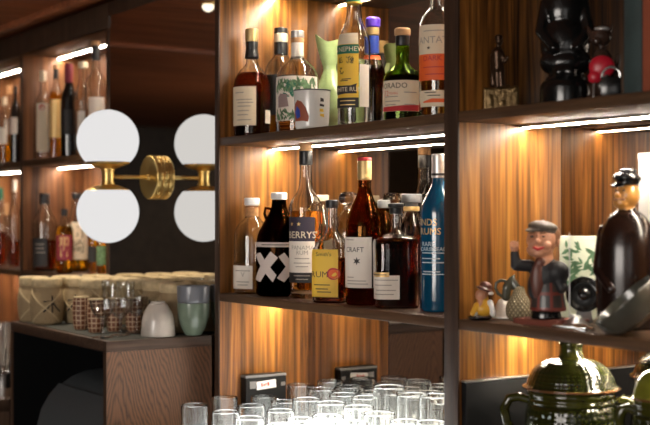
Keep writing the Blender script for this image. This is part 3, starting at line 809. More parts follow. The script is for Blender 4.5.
bottle('rum_bottle', 'tall clear rum bottle with purple-topped cream label and black neck band', 'bottle', 305.7, 1.375, S2T,
       [(15.4, 299), (16.4, 296), (16.6, 212), (16.2, 204.5), (13.8, 198.5), (9.6, 193.5), (7.2, 188), (6.2, 178), (5.9, 160), (5.9, 152)], 'clear', ('paleamber', 211),
       [caplist('neck_band', 'blackcap', (6.6, 165), (6.6, 151)), caplist('stopper', 'woodstop', (6.7, 151), (6.9, 150.5), (6.9, 143.5), (6.5, 143))],
       [dict(name='label', x=(289.6, 314.5), y=(217, 241), m='purplelab', t=[("BERRYS'", 301.5, 235, 7, 'cream')], dots=[(292.5, 224, 2.2, 'goldink', 5), (299, 224, 2.2, 'goldink', 5)]),
        dict(x=(289.6, 314.5), y=(241, 272), m='paper', t=[('PANAMA', 302, 247.5, 4.4, 'greyink'), ('RUM', 302, 252.5, 4.4, 'greyink')],
             bars=('greyink', [(295, 309, 258), (294, 310, 262.5), (296, 308, 266)])),
        dict(name='label', x=(289.6, 314.5), y=(272, 282), m='blacklab', bars=('greyink', [(294, 310, 275), (296, 308, 278.5)]))], floor=9.0)
bottle('rum_flask', 'small rum bottle with a bright yellow label and black stopper', 'bottle', 332, 1.352, S2T,
       [(16, 303, 4), (17.5, 300, 4), (17.8, 252, 4), (15.5, 243, 3), (8.5, 235), (5.8, 230), (5.5, 215), (5.5, 206)], 'clear', ('redamber', 258),
       [caplist('stopper', 'blackcap', (6.2, 208), (6.4, 207.5), (6.4, 200.5), (5.8, 200))],
       [dict(x=(315, 337), y=(249, 296), m='yellowlab', t=[('RUM', 320.5, 274, 6.2, 'ink'), ("Smith's", 324, 254, 4, 'ink')],
             bars=('ink', [(317, 330, 284), (318, 328, 288), (319, 331, 291)]), dots=[(333, 273, 6.0, 'redlab', 0), (333, 273, 4.4, 'orangelab', 0)])], srot=.35)
bottle('rum_bottle', 'tall amber bottle with gold cap and white label bearing a star', 'bottle', 364.5, 1.368, S2T,
       [(17.5, 306.5), (18.8, 302), (19, 232), (18.4, 222), (15, 210.5), (9.5, 199), (6.4, 190), (6.2, 170), (6.2, 162)], 'brownglass', ('amber', 232),
       [caplist('cap', 'goldcap', (6.8, 180), (7.1, 179), (7.1, 161)), caplist('cap_top', 'redlab', (7.1, 161), (7.1, 158.5), (6.4, 157.5))],
       [dict(x=(345.6, 371.5), y=(237, 287), m='paper', t=[('CRAFT', 354, 249.5, 5.2, 'ink')], dots=[(357, 260.5, 4.2, 'ink', 6)],
             bars=('greyink', [(347, 354, 239.5), (348, 354, 276.5), (348, 366, 280), (348, 368, 283)]))])
bottle('whisky_decanter', 'short square-shouldered bottle of dark amber spirit with black stopper', 'bottle', 396, 1.375, S2T,
       [(20.5, 308.5, 5), (22.2, 305, 5), (22.4, 242, 5), (20.5, 237.5, 5), (9, 234.5, 3), (6.2, 230), (6.0, 214), (6.0, 206)], 'clear', ('darkrum', 240),
       [caplist('stopper', 'blackcap', (6.3, 214), (6.3, 207.5), (8, 207), (8.2, 204), (7.6, 203)), ],
       [dict(x=(374.6, 399.5), y=(274.5, 298), m='paper', bars=('greyink', [(377, 398, 279), (378, 392, 284), (380, 396, 289), (378, 394, 293)])),
        dict(name='label', x=(374.6, 390), y=(271.5, 276), m='goldink', lift=.0012, bars=('ink', [(376, 388, 273.8)]))], srot=-.12)
bottle('rum_bottle', 'tall blue lacquered bottle with gold lettering beside the thick upright', 'bottle', 438.5, 1.383, S2T,
       [(17, 313), (18.2, 309), (18.2, 212), (16.8, 204), (11.5, 194), (7, 186), (6.1, 178), (6.1, 165)], 'blueglass', None,
       [caplist('cap', 'silver', (6.7, 178), (6.9, 177), (6.9, 155), (6.4, 154)), caplist('cap_ring', 'blacklab', (7.0, 176), (7.0, 173))],
       [dict(name='lettering_panel', x=(421.5, 455), y=(219, 300), m='blueglass',
             t=[('INDS', 427.5, 222.5, 7, 'goldink'), ('RUMS', 429.5, 231.5, 7, 'goldink'), ('RARE', 428, 244, 4.6, 'silverink'), ('CARIBBEAN', 432.5, 249, 4.2, 'silverink')],
             bars=('silverink', [(423, 444, 252.5), (423, 440, 258), (423, 444, 262), (424, 440, 271), (423, 444, 273.5)]))], opaque=True)
# the ones behind
bottle('spirit_bottle', 'amber bottle with cream cap squeezed behind the purple-labelled rum bottle', 'bottle', 322, 1.462, S2T,
       [(13, 292), (14, 289), (14, 228), (12.5, 218), (6.5, 207), (5.6, 203), (5.6, 199)], 'clear', ('gold_spirit', 226),
       [caplist('cap', 'cream', (6.8, 201), (6.8, 195.5), (6.2, 195))], [dict(a=(-50, 50), y=(240, 280), m='cream')])
bottle('decanter', 'clear decanter with a round glass stopper behind the gold-capped bottle', 'bottle', 348, 1.472, S2T,
       [(13, 290), (14, 288), (14, 232), (12, 220), (6, 211), (5.2, 207), (5.6, 204)], 'clear', ('redamber', 262),
       [caplist('stopper', 'clear', (3.4, 210), (3.4, 205), (8.5, 203), (9.6, 198), (8, 193.5), (4, 192))], [])
bottle('spirit_bottle', 'dark bottle with grey cap just behind the black-stoppered decanter', 'bottle', 384, 1.478, S2T,
       [(12, 295), (13, 293), (13, 234), (11, 224), (6, 212), (5.3, 208), (5.3, 205)], 'brownglass', ('amber', 240),
       [caplist('cap', 'grey', (6.4, 208), (6.4, 201), (5.8, 200))], [])
bottle('decanter', 'clear decanter with wide dark disc stopper, just behind the blue bottle', 'bottle', 411.5, 1.452, S2T,
       [(15.5, 299), (16.5, 297), (16.5, 236), (14, 224), (9, 216), (7.5, 212), (7.7, 206)], 'clear', ('redamber', 234),
       [caplist('stopper', 'grey', (6.5, 207), (6.5, 203), (10, 202.5), (10.4, 199), (10.2, 194.5), (9.3, 194)), caplist('neck_band', 'goldink', (8, 211), (8.1, 206.5))], [])

# ================================================================== MIDDLE BAY, UPPER SHELF
bottle('rum_bottle', 'dark rum bottle with gold-topped black neck and cream label, by the left upright', 'bottle', 251.8, 1.354, S1T,
       [(17, 138), (18.2, 135), (18.4, 88), (17.5, 80), (12.5, 71), (7, 66), (5.8, 62), (5.6, 50), (5.6, 34)], 'clear', ('darkrum', 73),
       [caplist('neck_band', 'blackcap', (6.6, 59), (7.2, 57), (6.0, 50), (6.3, 42)), caplist('cap', 'goldcap', (6.4, 42), (6.5, 41.5), (6.5, 29.5), (6.0, 29))],
       [dict(x=(233.6, 256), y=(88, 126.5), m='cream', bars=('greyink', [(236, 244, 94), (237, 252, 101), (238, 253, 104), (238, 251, 107.5), (238, 249, 112), (238, 248, 116), (238, 251, 121)])),
        dict(name='label', x=(265, 269.8), y=(111, 124), m='paper')])
bottle('whisky_bottle', 'amber whisky bottle with black and cream neck seal, behind the dark rum bottle', 'bottle', 281, 1.432, S1T,
       [(15.5, 140), (16.5, 137), (16.5, 76), (15.8, 69), (12.5, 62), (7.4, 57), (6.0, 52), (6, 34)], 'clear', ('paleamber', 80),
       [caplist('neck_band', 'blackcap', (6.9, 55), (6.9, 42.5)), caplist('label_band', 'cream', (6.9, 42.5), (6.9, 34)), caplist('cap', 'blackcap', (6.9, 34), (6.9, 28.5), (6.4, 28))],
       [dict(x=(265, 296), y=(76, 116), m='blacklab')])
bottle('gin_bottle', 'clear gin bottle with a jungle print label and white stopper', 'bottle', 297.4, 1.362, S1T,
       [(20, 136), (21.2, 133), (21.4, 86), (20.8, 76), (17.5, 68), (11.5, 62), (7, 59), (6.3, 56), (6.0, 42)], 'clear', ('paleamber', 122),
       [caplist('label_band', 'paper', (6.5, 58), (6.2, 42)), caplist('stopper', 'woodstop', (6.6, 43), (6.8, 42.5), (6.8, 38)), caplist('stopper_top', 'silver', (6.8, 38), (6.8, 31.5), (6.2, 31))],
       [dict(x=(276.3, 317), y=(78, 122), m='paper',
             leaves=[('jungle', 277.5, 315, 82, 92, 70, 4.2, 'foliage_print'), ('jungle', 277.5, 298, 112, 120, 40, 3.6, 'foliage_print'), ('greenlab', 286, 300, 84, 98, 22, 4.0, 'foliage_print')],
             polys=[('mauve', [(279, 98), (281, 95), (287, 96), (289, 108), (279, 109)], 'house_print')],
             bars=('greyink', [(280, 290, 97)]))])
# enamel mug
X = XatY(312, 1.332); s = sc_at(312, 1.332)
mug = empty('enamel_mug', (X, 1.332, S1T), face_rot(X, 1.332), 'white enamel mug with dark rim in front of the clear gin bottle', 'mug')
zt = (HOR - 91) * s - S1T; rt, rb = 18.6 * s, 16.8 * s
lathe('body', [(0, 0), (rb * .93, 0), (rb, .004), (rt, zt), (rt - .0015, zt), (rb - .002, .006), (0, .004)], 'enamel', mug, 44, .003)
ringz = [(rt * math.cos(2 * PI * k / 44), rt * math.sin(2 * PI * k / 44), zt) for k in range(44)]
bm_obj('rim', tube_bm(ringz, .0013, 8, True), 'blackcap', mug, 60)
sf = Surf([(rb, 0), (rt, zt)]); ZM = lambda y: (HOR - y) * s - S1T
mk = lambda pts, m, lift: None
def mugpoly(pts, m, nm, lift=.0006):
    bm = bmesh.new()
    vs = [bm.verts.new((math.asin(max(-1, min(1, (x - 312) / 17.8))) * 17.8 * s, ZM(y), 0)) for x, y in pts]
    bm.faces.new(vs); bmesh.ops.triangulate(bm, faces=bm.faces[:]); bmesh.ops.subdivide_edges(bm, edges=bm.edges[:], cuts=6, use_grid_fill=True)
    me = bpy.data.meshes.new(nm); bm.to_mesh(me); bm.free()
    for v in me.vertices:
        v.co = Vector(sf.pt(-PI / 2 + v.co.x / (17.8 * s), v.co.y, lift))
    link(nm, me, m, mug, 0)
mugpoly([(294.7, 112), (295.5, 105), (298, 101), (302, 103), (306, 109), (309, 118), (308, 123), (303, 122), (295, 122)], 'bookorange', 'figure_print')
mugpoly([(295.5, 113), (297.5, 107), (300, 111), (300.5, 118), (297, 119.5)], 'bluel', 'figure_print', .0009)
mugpoly([(320, 99), (323, 100), (323.5, 103), (320, 103)], 'ink', 'lettering'); mugpoly([(319.5, 105), (324, 106), (323.5, 108), (319.5, 107.5)], 'ink', 'lettering')
mugpoly([(319.5, 110), (323, 110), (323.5, 113), (319.5, 113)], 'yellowlab', 'lettering'); mugpoly([(320, 115), (324, 115), (324, 118.5), (320, 117)], 'yellowlab', 'lettering')
hp = [(rt * math.cos(1.75) * q, rt * math.sin(1.75) * q, z) for q, z in ((.98, zt * .82), (1.35, zt * .84), (1.5, zt * .6), (1.35, zt * .3), (.94, zt * .2))]
tube('handle', hp, .004, 'enamel', mug, 10)

# pale green fish-mouthed jug
Yj = 1.448; X = XatY(331, Yj); s = sc_at(331, Yj)
jug = empty('ceramic_jug', (X, Yj, S1T), face_rot(X, Yj), 'pale green glazed jug with a wide slanting fish mouth, behind the yellow-labelled bottle', 'jug')
ZJ = lambda y: (HOR - y) * s - S1T
bm = bmesh.new(); rings = []
outl = [(331, 11, 124, 0), (331, 15.5, 120, 0), (332, 17.5, 108, 0), (332, 17, 97, 0), (331, 14, 87, 0), (330, 9.5, 78, 0), (330, 6.8, 71, 0), (329.6, 6.6, 67, 0), (329, 9, 60, 1.2), (328.6, 11.5, 52, 2.6), (328.2, 13.6, 43, 4.8)]
dense = []
for q0, q1 in zip(outl, outl[1:]):
    for k in range(4): dense.append(tuple(q0[i] + (q1[i] - q0[i]) * k / 4 for i in range(4)))
outl = [(a, b * (1 + .02 * math.sin(c_ * 1.6)), c_, d) for a, b, c_, d in dense] + [outl[-1]]
seg = 36
for cxx, hw, yy, tl_ in outl:
    z = max(0, ZJ(yy)) if yy < 124 else 0
    rings.append([bm.verts.new(((cxx - 331) * s + hw * s * math.cos(2 * PI * k / seg), .8 * hw * s * math.sin(2 * PI * k / seg), z + tl_ * s * (abs(math.cos(2 * PI * k / seg)) ** 1.5 * (1.8 if math.cos(2 * PI * k / seg) < 0 else .9)))) for k in range(seg)])
inn = [(328.3, 12.6, 43, 4.8), (328.6, 10.4, 52, 2.6), (329.6, 5.4, 68, 0), (330, 6, 78, 0)]
for cxx, hw, yy, tl_ in inn:
    rings.append([bm.verts.new(((cxx - 331) * s + hw * s * math.cos(2 * PI * k / seg), .8 * hw * s * math.sin(2 * PI * k / seg), ZJ(yy) + tl_ * s * (abs(math.cos(2 * PI * k / seg)) ** 1.5 * (1.8 if math.cos(2 * PI * k / seg) < 0 else .9)))) for k in range(seg)])
for i in range(len(rings) - 1):
    for k in range(seg): bm.faces.new((rings[i][k], rings[i][(k + 1) % seg], rings[i + 1][(k + 1) % seg], rings[i + 1][k]))
bm.faces.new(rings[0]); bm.faces.new(rings[-1])
bm_obj('body', bm, 'celadon', jug, 60)
tube('tail_handle', [((x - 331) * s, .0, ZJ(y)) for x, y in ((338, 66), (346, 62), (351, 70), (352, 84), (347, 97))], [.004, .006, .0065, .006, .005], 'celadon', jug, 12)
for sx_ in (-1, 1):
    blob('fin', [('s', ((331 - 331 - 2) * s, sx_ * 14 * s * .8, ZJ(98)), (6 * s, 1.6 * s, 9 * s), (0, .4, 0))], 'celadon', jug, .0015, 2)

bottle('rum_bottle', 'tall clear rum bottle with yellow and black label and green capsule', 'bottle', 354, 1.352, S1T,
       [(15.2, 128), (16.4, 125), (16.6, 58), (16.5, 43), (15, 36), (11, 28), (8.4, 20), (7.6, 12), (7.3, 0), (7.3, -14)], 'clear', ('water', 60),
       [caplist('capsule', 'greenlab', (7.8, 3), (7.8, -14), (6.5, -16)), caplist('capsule_ring', 'yellowlab', (8.0, 4.5), (8.0, 2.5))],
       [dict(x=(338, 358.5), y=(46, 109), m='yellowlab',
             polys=[('ink', [(338, 86), (348, 88), (357, 85), (355, 90), (357, 95), (346, 95), (338, 96)], 'ribbon_print')],
             leaves=[('fruit', 339.5, 343, 59, 65, 16, 1.5, 'fruit_print'), ('fruit', 347, 353, 59, 65, 24, 1.6, 'fruit_print'), ('fruit', 340, 343.5, 68, 76, 14, 1.5, 'fruit_print')],
             bars=('ink', [(342, 351, 80.5), (341, 348, 82)])),
        dict(name='lettering_band', x=(338, 356), y=(87, 94.5), m='ink', lift=.0016, t=[('WHITE RUM', 346, 91, 4.4, 'cream')]),
        dict(name='label', x=(338, 358.5), y=(99, 109), m='blacklab', lift=.0014, bars=('goldink', [(341, 355, 102), (341, 355, 106)])),
        dict(name='label', x=(339, 358), y=(35, 46), m='cream', lift=.0008),
        dict(name='label', x=(338, 358.5), y=(46.5, 55.5), m='greenlab', lift=.0014, t=[('& NEPHEW', 347.5, 51.2, 5.0, 'cream')]),
        dict(name='label', x=(359.5, 368.5), y=(66, 108), m='paper')])
bottle('liqueur_bottle', 'dark red bottle with purple cap and blue neck, behind the tall clear bottle', 'bottle', 373, 1.43, S1T,
       [(12.5, 133), (13.2, 130), (13.2, 78), (11.5, 68), (7, 58), (5.4, 50), (5.2, 26)], 'clear', ('darkliq', 66),
       [caplist('neck_label', 'bluel', (6.2, 54), (5.8, 36)), caplist('neck_band', 'goldcap', (6.2, 35.5), (6.2, 27.5)), caplist('cap', 'purple', (7, 27.5), (7.4, 26), (7.4, 19.5), (6, 17.5))],
       [dict(name='label', x=(366, 386), y=(56, 60), m='orangelab')])
bottle('rum_bottle', 'squat dark green-shouldered bottle with cork top and cream label', 'bottle', 402.5, 1.36, S1T,
       [(17.5, 125), (18.8, 122), (19, 81), (18.4, 76.5), (15.8, 72), (10.5, 68.5), (7.2, 65), (6.4, 60), (7.0, 52), (6.2, 46), (6.2, 38)], 'greentint', ('darkliq', 76),
       [caplist('neck_band', 'blackcap', (7.0, 46), (7.0, 36)), caplist('stopper', 'woodstop', (7.2, 36), (8, 35.5), (8.2, 30), (7.4, 28.5), (4, 28))],
       [dict(x=(384, 418.5), y=(82, 112.5), m='cream', t=[('DORADO', 391.5, 87.5, 5.6, 'ink'), ('12', 387, 94.8, 5.5, 'redink'), ('YEARS', 393.5, 95, 2.6, 'redink')],
             bars=('greyink', [(386, 398, 98), (386, 400, 102.5), (386, 396, 106), (404, 416, 94), (404, 415, 106)]),
             polys=[('redlab', [(384, 108), (393, 107.6), (402, 107), (410, 106.6), (418, 106.2), (418, 112.3), (384, 112.3)], 'label_band')])])
bottle('rum_bottle', 'large clear bottle with cream and orange labels beside the thick upright', 'bottle', 438, 1.372, S1T,
       [(17.5, 124), (19, 121), (19.2, 36), (18.8, 27), (16.8, 19), (12.5, 12.5), (8.6, 8.5), (7.5, 3), (7, -8), (7, -18)], 'clear', ('paleamber', 36),
       [caplist('stopper', 'woodstop', (7.6, -17), (7.6, -26), (7, -27))],
       [dict(x=(419.6, 456), y=(27, 56), m='cream', t=[('PLANTATION', 436, 42.5, 7.2, 'greyink')], bars=('greyink', [(424, 450, 33)]), dots=[(429, 50, 2.0, 'ink', 5)]),
        dict(name='label', x=(419.6, 456), y=(56, 82), m='orangelab', t=[('DARK', 432, 60.5, 5.5, 'redlab')], bars=('redlab', [(424, 444, 69), (426, 444, 76)])),
        dict(name='label', x=(421, 456), y=(92, 108), m='cream', bars=('ink', [(425, 436, 94), (428, 440, 97)]), polys=[('orangelab', [(424, 103), (432, 100), (446, 100.5), (446, 104), (424, 104)], 'print_lines')])])

# ================================================================== LEFT UNIT BOTTLES (out of focus)
def lbot(nm, lab, cx, Y, base, hw, ytop, ysh, capm, caph, glm, lq=None, lbl=None, neck=None, opaque=False):
    nk = neck or hw * .34; yb = HOR - base / sc_at(cx, Y)
    prof = [(hw * .93, yb), (hw, yb - 2), (hw, ysh), (hw * .8, ysh - 5), (nk * 1.25, ysh - 11), (nk, ysh - 15), (nk, ytop + 3)]
    caps = [('cap', capm, ((nk * 1.12, ytop + caph), (nk * 1.15, ytop + caph - .5), (nk * 1.15, ytop + .5), (nk, ytop)))]
    return bottle(nm, lab, 'bottle', cx, Y, base, prof, glm, lq, caps, lbl or [], None, 1.0, .005, 28, opaque)
Yl = 1.40
lbot('spirit_bottle', 'slim clear bottle with white cap and round red seal, upper left shelf', 43, 1.375, S1T, 8.5, 71, 104, 'cream', 10, 'clear', None,
     [dict(x=(37, 48), y=(104, 152), m='cream', dots=[(42, 108, 4.2, 'paper', 0), (42, 108, 2.8, 'redlab', 0)])])
lbot('whisky_bottle', 'golden whisky bottle with black cap, upper left shelf beside the dark wine bottle', 56, 1.392, S1T, 7.2, 65, 98, 'woodstop', 4, 'clear', ('yellow_spirit', 92),
     [dict(name='neck_band', x=(53, 59), y=(69, 79), m='blackcap'), dict(x=(50, 62), y=(100, 138), m='goldink')])
lbot('wine_bottle', 'black wine bottle with red capsule on the upper left shelf', 69, 1.385, S1T, 8.2, 64, 98, 'wine', 19, 'blackglass', None, [dict(x=(63, 72), y=(110, 135), m='blacklab')], 3.6, True)
lbot('spirit_bottle', 'clear bottle with purple cap, upper left shelf', 83, 1.40, S1T, 8.5, 62, 96, 'cream', 6, 'clear', ('water', 100),
     [dict(x=(78, 90), y=(112, 138), m='paper'), dict(name='label', x=(78, 90), y=(138, 148), m='purple')], 4.2)
lbot('spirit_bottle', 'tallest clear bottle with black neck and orange top, upper left shelf behind the globe', 96, 1.40, S1T, 11, 41, 84, 'woodstop', 5, 'clear', ('water', 110),
     [dict(name='neck_band', x=(91.5, 100.5), y=(46, 61), m='blackcap'), dict(x=(89, 104), y=(98, 140), m='paper')], 4.0)
for nm, lab, cx, Y, hw, yt, ys, cm, g, lq in (
        ('spirit_bottle', 'clear bottle half full of yellow spirit at the left edge, upper shelf', 4.5, 1.40, 6.5, 97, 122, 'cream', 'clear', ('yellow_spirit', 138)),
        ('spirit_bottle', 'slender bottle with black and orange top, upper shelf at the left edge', 9.5, 1.455, 5.5, 86, 114, 'woodstop', 'clear', ('paleamber', 120)),
        ('liqueur_bottle', 'dark bottle with white shoulder beside the far upright, upper shelf', 15.5, 1.39, 5.2, 86, 112, 'blackcap', 'blackglass', None)):
    lbot(nm, lab, cx, Y, S1T, hw, yt, ys, cm, 8, g, lq, [dict(a=(-70, 20), y=(ys + 6, ys + 22), m='paper')], None, g == 'blackglass')
# lower shelf of the left unit
lbot('whisky_bottle', 'broad clear whisky bottle with black cap and black label, lower left shelf', 44.5, 1.374, S2T, 12, 193.5, 222, 'blackcap', 11, 'clear', ('redamber', 240),
     [dict(x=(33.5, 47), y=(238, 266), m='blacklab', bars=('greyink', [(36, 44, 244), (36, 44, 248), (36, 45, 252)]))], 4.4)
bottle('whisky_bottle', 'whisky bottle with dark red label and gold characters, lower left shelf', 'bottle', 64.5, 1.364, S2T,
       [(7.8, 271), (8.6, 268), (8.6, 232), (7, 226), (3.6, 220), (3, 216), (3, 212)], 'clear', ('gold_spirit', 226), [('cap', 'blackcap', ((3.4, 216), (3.4, 209.5), (3, 209)))],
       [dict(x=(57, 71.5), y=(235, 260), m='wine', t=[('知', 64, 242, 8, 'goldink'), ('吉', 64, 252, 8, 'goldink')])], None, 1.0, .004, 28)
bottle('whisky_bottle', 'whisky bottle with cream label and black brushed characters beside the lower globe', 'bottle', 76.5, 1.442, S2T,
       [(11, 270), (12, 267), (12, 238), (11, 228), (7.5, 218), (4.6, 208), (4.2, 200)], 'clear', ('yellow_spirit', 256), [('cap', 'blackcap', ((4.6, 199), (4.7, 193.5), (4.2, 193)))],
       [dict(x=(70, 87), y=(222, 259), m='cream', t=[('山', 77.5, 233, 10, 'ink'), ('崎', 77.5, 247, 11, 'ink')])], None, 1.0, .004, 28)
lbot('spirit_bottle', 'yellow liqueur bottle with dark label under the lower globe, lower left shelf', 93, 1.41, S2T, 5.4, 205, 238, 'goldcap', 8, 'clear', ('yellow_spirit', 232), [dict(a=(-60, 50), y=(246, 262), m='blacklab')])
lbot('spirit_bottle', 'bottle with green label at the end of the lower left shelf', 101.5, 1.39, S2T, 5.4, 212, 240, 'greenlab', 8, 'clear', ('yellow_spirit', 236), [dict(a=(-60, 60), y=(246, 265), m='jungle')])
for nm, lab, cx, Y, hw, yt, ys, cm, lq in (
        ('spirit_bottle', 'amber bottle with green cap cut by the left edge of the photo, lower shelf', 1, 1.40, 6, 188, 222, 'greenlab', ('redamber', 232)),
        ('spirit_bottle', 'amber bottle with tan cap at the left edge, lower shelf', 6.5, 1.455, 5.5, 203, 230, 'woodstop', ('oldamber', 236)),
        ('spirit_bottle', 'tall clear bottle with white cap beside the far upright, lower shelf', 14.5, 1.40, 5.8, 180, 214, 'paper', ('redamber', 240))):
    lbot(nm, lab, cx, Y, S2T, hw, yt, ys, cm, 12, 'clear', lq, [])

# ================================================================== RIGHT BAY, UPPER SHELF
def fig(name, cx, Y, base, label, cat):
    X = XatY(cx, Y); s = sc_at(cx, Y)
    o = empty(name, (X, Y, base), face_rot(X, Y), label, cat)
    P = lambda x, y, d=0: ((x - cx) * s, d * s, (HOR - y) * s - base)
    return o, P, s
o, P, s = fig('bronze_figurine', 501, 1.347, S1T, 'small dark bronze figurine of a standing man on a rocky base, upper right shelf', 'figurine')
rk = [('b', (-17.5 * s, 17.5 * s, -12 * s, 12 * s, 0, 22 * s))]
for k in range(26): rk.append(('s', (random.uniform(-15, 15) * s, random.uniform(-11, 11) * s, random.uniform(6, 23) * s), (random.uniform(3, 5) * s,) * 3))
blob('rock_base', rk, 'bronzebase', o, .0018, 1)
blob('figure', [('c', P(498, 86), P(497, 68), 3.2 * s, 4.2 * s), ('c', P(502, 86), P(500.5, 68), 3.2 * s, 4.2 * s), ('c', P(498, 68), P(497.5, 53), 5.6 * s, 6.2 * s), ('c', P(493, 84, 3), P(494, 56, 2), 3.2 * s, 4 * s),
                ('c', P(498, 52), P(499, 44), 2.5 * s, 2.5 * s), ('s', P(499, 41), (4.0 * s, 4.4 * s, 5 * s)), ('s', P(501.5, 41, -2), (1.6 * s, 1.6 * s, 1.6 * s)),
                ('c', P(502, 54, -2), P(505, 62, -4), 2.6 * s, 2.2 * s), ('c', P(505, 62, -4), P(507.5, 58, -6), 2 * s, 1.8 * s), ('s', P(498.5, 37), (4.4 * s, 4.6 * s, 2.4 * s))], 'bronze', o, .0014, 2)
# black seated statue
o, P, s = fig('seated_statue', 566, 1.385, S1T, 'large glossy black seated figure on a round plinth, upper right shelf', 'statue')
lathe('plinth', [(25 * s, 0), (26 * s, .004), (26 * s, 20 * s), (24 * s, 24 * s), (22 * s, 26 * s)], 'blackgloss', o, 44, .003)
blob('figure', [('s', P(566, 63), (26 * s, 21 * s, 15 * s)), ('s', P(565, 44, 0), (25 * s, 20 * s, 30 * s)), ('s', P(564, 10, 2), (23 * s, 17 * s, 30 * s)), ('s', P(563, -22, 2), (13 * s, 13 * s, 16 * s)),
                ('c', P(582, 2), P(588, 32, -8), 7 * s, 6 * s), ('c', P(588, 32, -8), P(577, 50, -18), 6 * s, 5 * s), ('c', P(547, 2), P(541, 32, -8), 7 * s, 6 * s), ('c', P(541, 32, -8), P(554, 50, -18), 6 * s, 5 * s),
                ('c', P(583, 62, -8), P(560, 74, -18), 8 * s, 6 * s), ('c', P(548, 62, -8), P(570, 74, -18), 8 * s, 6 * s), ('s', P(566, 80), (21 * s, 20 * s, 8 * s)),
                ('s', P(560, -22, -11), (3 * s, 3 * s, 3 * s)), ('s', P(550, -22, 1), (3 * s, 3 * s, 5 * s)), ('s', P(577, -22, 1), (3 * s, 3 * s, 5 * s))], 'blackgloss', o, .0025, 4)
# cat with red bib
o, P, s = fig('cat_figurine', 602, 1.40, S1T, 'dark brown cat figurine with a red bib, beside the black statue', 'figurine')
blob('body', [('s', P(602, 86), (13 * s, 12 * s, 16 * s)), ('s', P(602, 64), (11 * s, 10 * s, 17 * s)), ('s', P(600, 37), (11.5 * s, 10 * s, 10 * s)), ('s', P(597, 42, -8), (4.5 * s, 4 * s, 3.6 * s)),
              ('c', P(591, 33), P(587.5, 25.5), 3.6 * s, 1.2 * s), ('c', P(608, 33), P(611.5, 25), 3.6 * s, 1.2 * s), ('c', P(596, 62, -8), P(594, 98, -10), 4 * s, 3.4 * s), ('c', P(606, 62, -8), P(606, 98, -10), 4 * s, 3.4 * s),
              ('s', P(590, 98), (4 * s, 8 * s, 4 * s)), ('c', P(612, 96, 3), P(618, 56, 4), 4 * s, 2.6 * s)], 'catbrown', o, .0017, 2)
blob('bib', [('s', P(602, 68, -8), (13 * s, 6.5 * s, 12 * s)), ('s', P(595, 78, -10), (7 * s, 5 * s, 7 * s))], 'red', o, .0016, 2)
blob('head_highlight', [('s', P(602, 29.5, -3), (8 * s, 6 * s, 2.6 * s))], 'silver', o, .0014, 2)  # pale highlight on top of the head, put into colour
o, P, s = fig('trinket_box', 611, 1.335, S1T, 'small black box with a silver hoop handle in front of the cat figurine', 'box')
box('body', -10 * s, 10 * s, -5 * s, 5 * s, 0, (HOR - 77) * s - S1T, 'blackgloss', o, .002)
tube('handle', [P(611 + 9 * math.cos(a), 77 - 10 * math.sin(a)) for a in [PI * k / 12 for k in range(13)]], 1.3 * s, 'chrome', o, 8)
# books
def bookbox(nm, x0, x1, z0, h, mat, lab, y0=1.335, y1=1.50, lettering=None):
    o = empty(nm, (x0, y0, z0), 0, lab, 'book')
    w = x1 - x0
    bm = bmesh.new(); add_box(bm, 0, w, 0, .004, 0, h, .001); add_box(bm, 0, .003, .002, y1 - y0, 0, h, .0005); add_box(bm, w - .003, w, .002, y1 - y0, 0, h, .0005)
    bm_obj('cover', bm, mat, o, 30)
    box('pages', .003, w - .003, .004, y1 - y0 - .003, .003, h - .003, 'paper', o, 0)
    return o
bookbox('book', XatY(624, 1.335), XatY(641.5, 1.335), S1T, .30, 'teal', 'tall dark teal book standing beside the cat figurine')
bookbox('book', XatY(642.5, 1.335), XatY(672, 1.335), S1T, .29, 'bookorange', 'thick rust red book at the right edge of the upper shelf')

# ================================================================== RIGHT BAY, MIDDLE SHELF
# little saucer and figurine
o, P, s = fig('saucer', 480, 1.322, S2T, 'black saucer under the little yellow-coated figurine', 'saucer')
lathe('body', [(0, 0), (9 * s, 0), (12.3 * s, 2.6 * s), (12.3 * s, 3.6 * s), (9 * s, 2 * s), (0, 1.6 * s)], 'blackgloss', o, 36, .001)
base2 = S2T + 1.9 * s
o, P, s = fig('figurine', 483, 1.324, base2, 'tiny seated figurine in yellow coat and brown hat on a black saucer', 'figurine')
blob('body', [('s', P(484, 309), (10 * s, 7 * s, 7.5 * s)), ('c', P(484, 308), P(484, 298), 6.5 * s, 4.5 * s), ('c', P(477, 305, -3), P(473, 313, -5), 3.2 * s, 3 * s)], 'yellowcoat', o, .0011, 2)
blob('sleeve', [('c', P(490, 302, -3), P(493, 313, -4), 3 * s, 3.4 * s), ('s', P(474.5, 313, -3), (3.8 * s, 4 * s, 3.2 * s))], 'white', o, .0011, 2)
blob('head', [('s', P(481.5, 295, -1), (6.2 * s, 6 * s, 6.2 * s)), ('s', P(477.5, 296, -5), (1.8 * s, 1.8 * s, 1.6 * s)), ('c', P(481, 301, -2), P(480, 308, -4), 3.4 * s, 2.2 * s)], 'skin', o, .001, 2)
blob('hat', [('s', P(484.5, 289), (9 * s, 8 * s, 2.4 * s), (0, .3, 0)), ('s', P(486, 285.5), (6.4 * s, 6 * s, 4 * s), (0, .3, 0))], 'brownhat', o, .001, 2)
blob('hat_band', [('s', P(491, 293, -5), (3 * s, 2.2 * s, 1.8 * s))], 'white', o, .0009, 1)
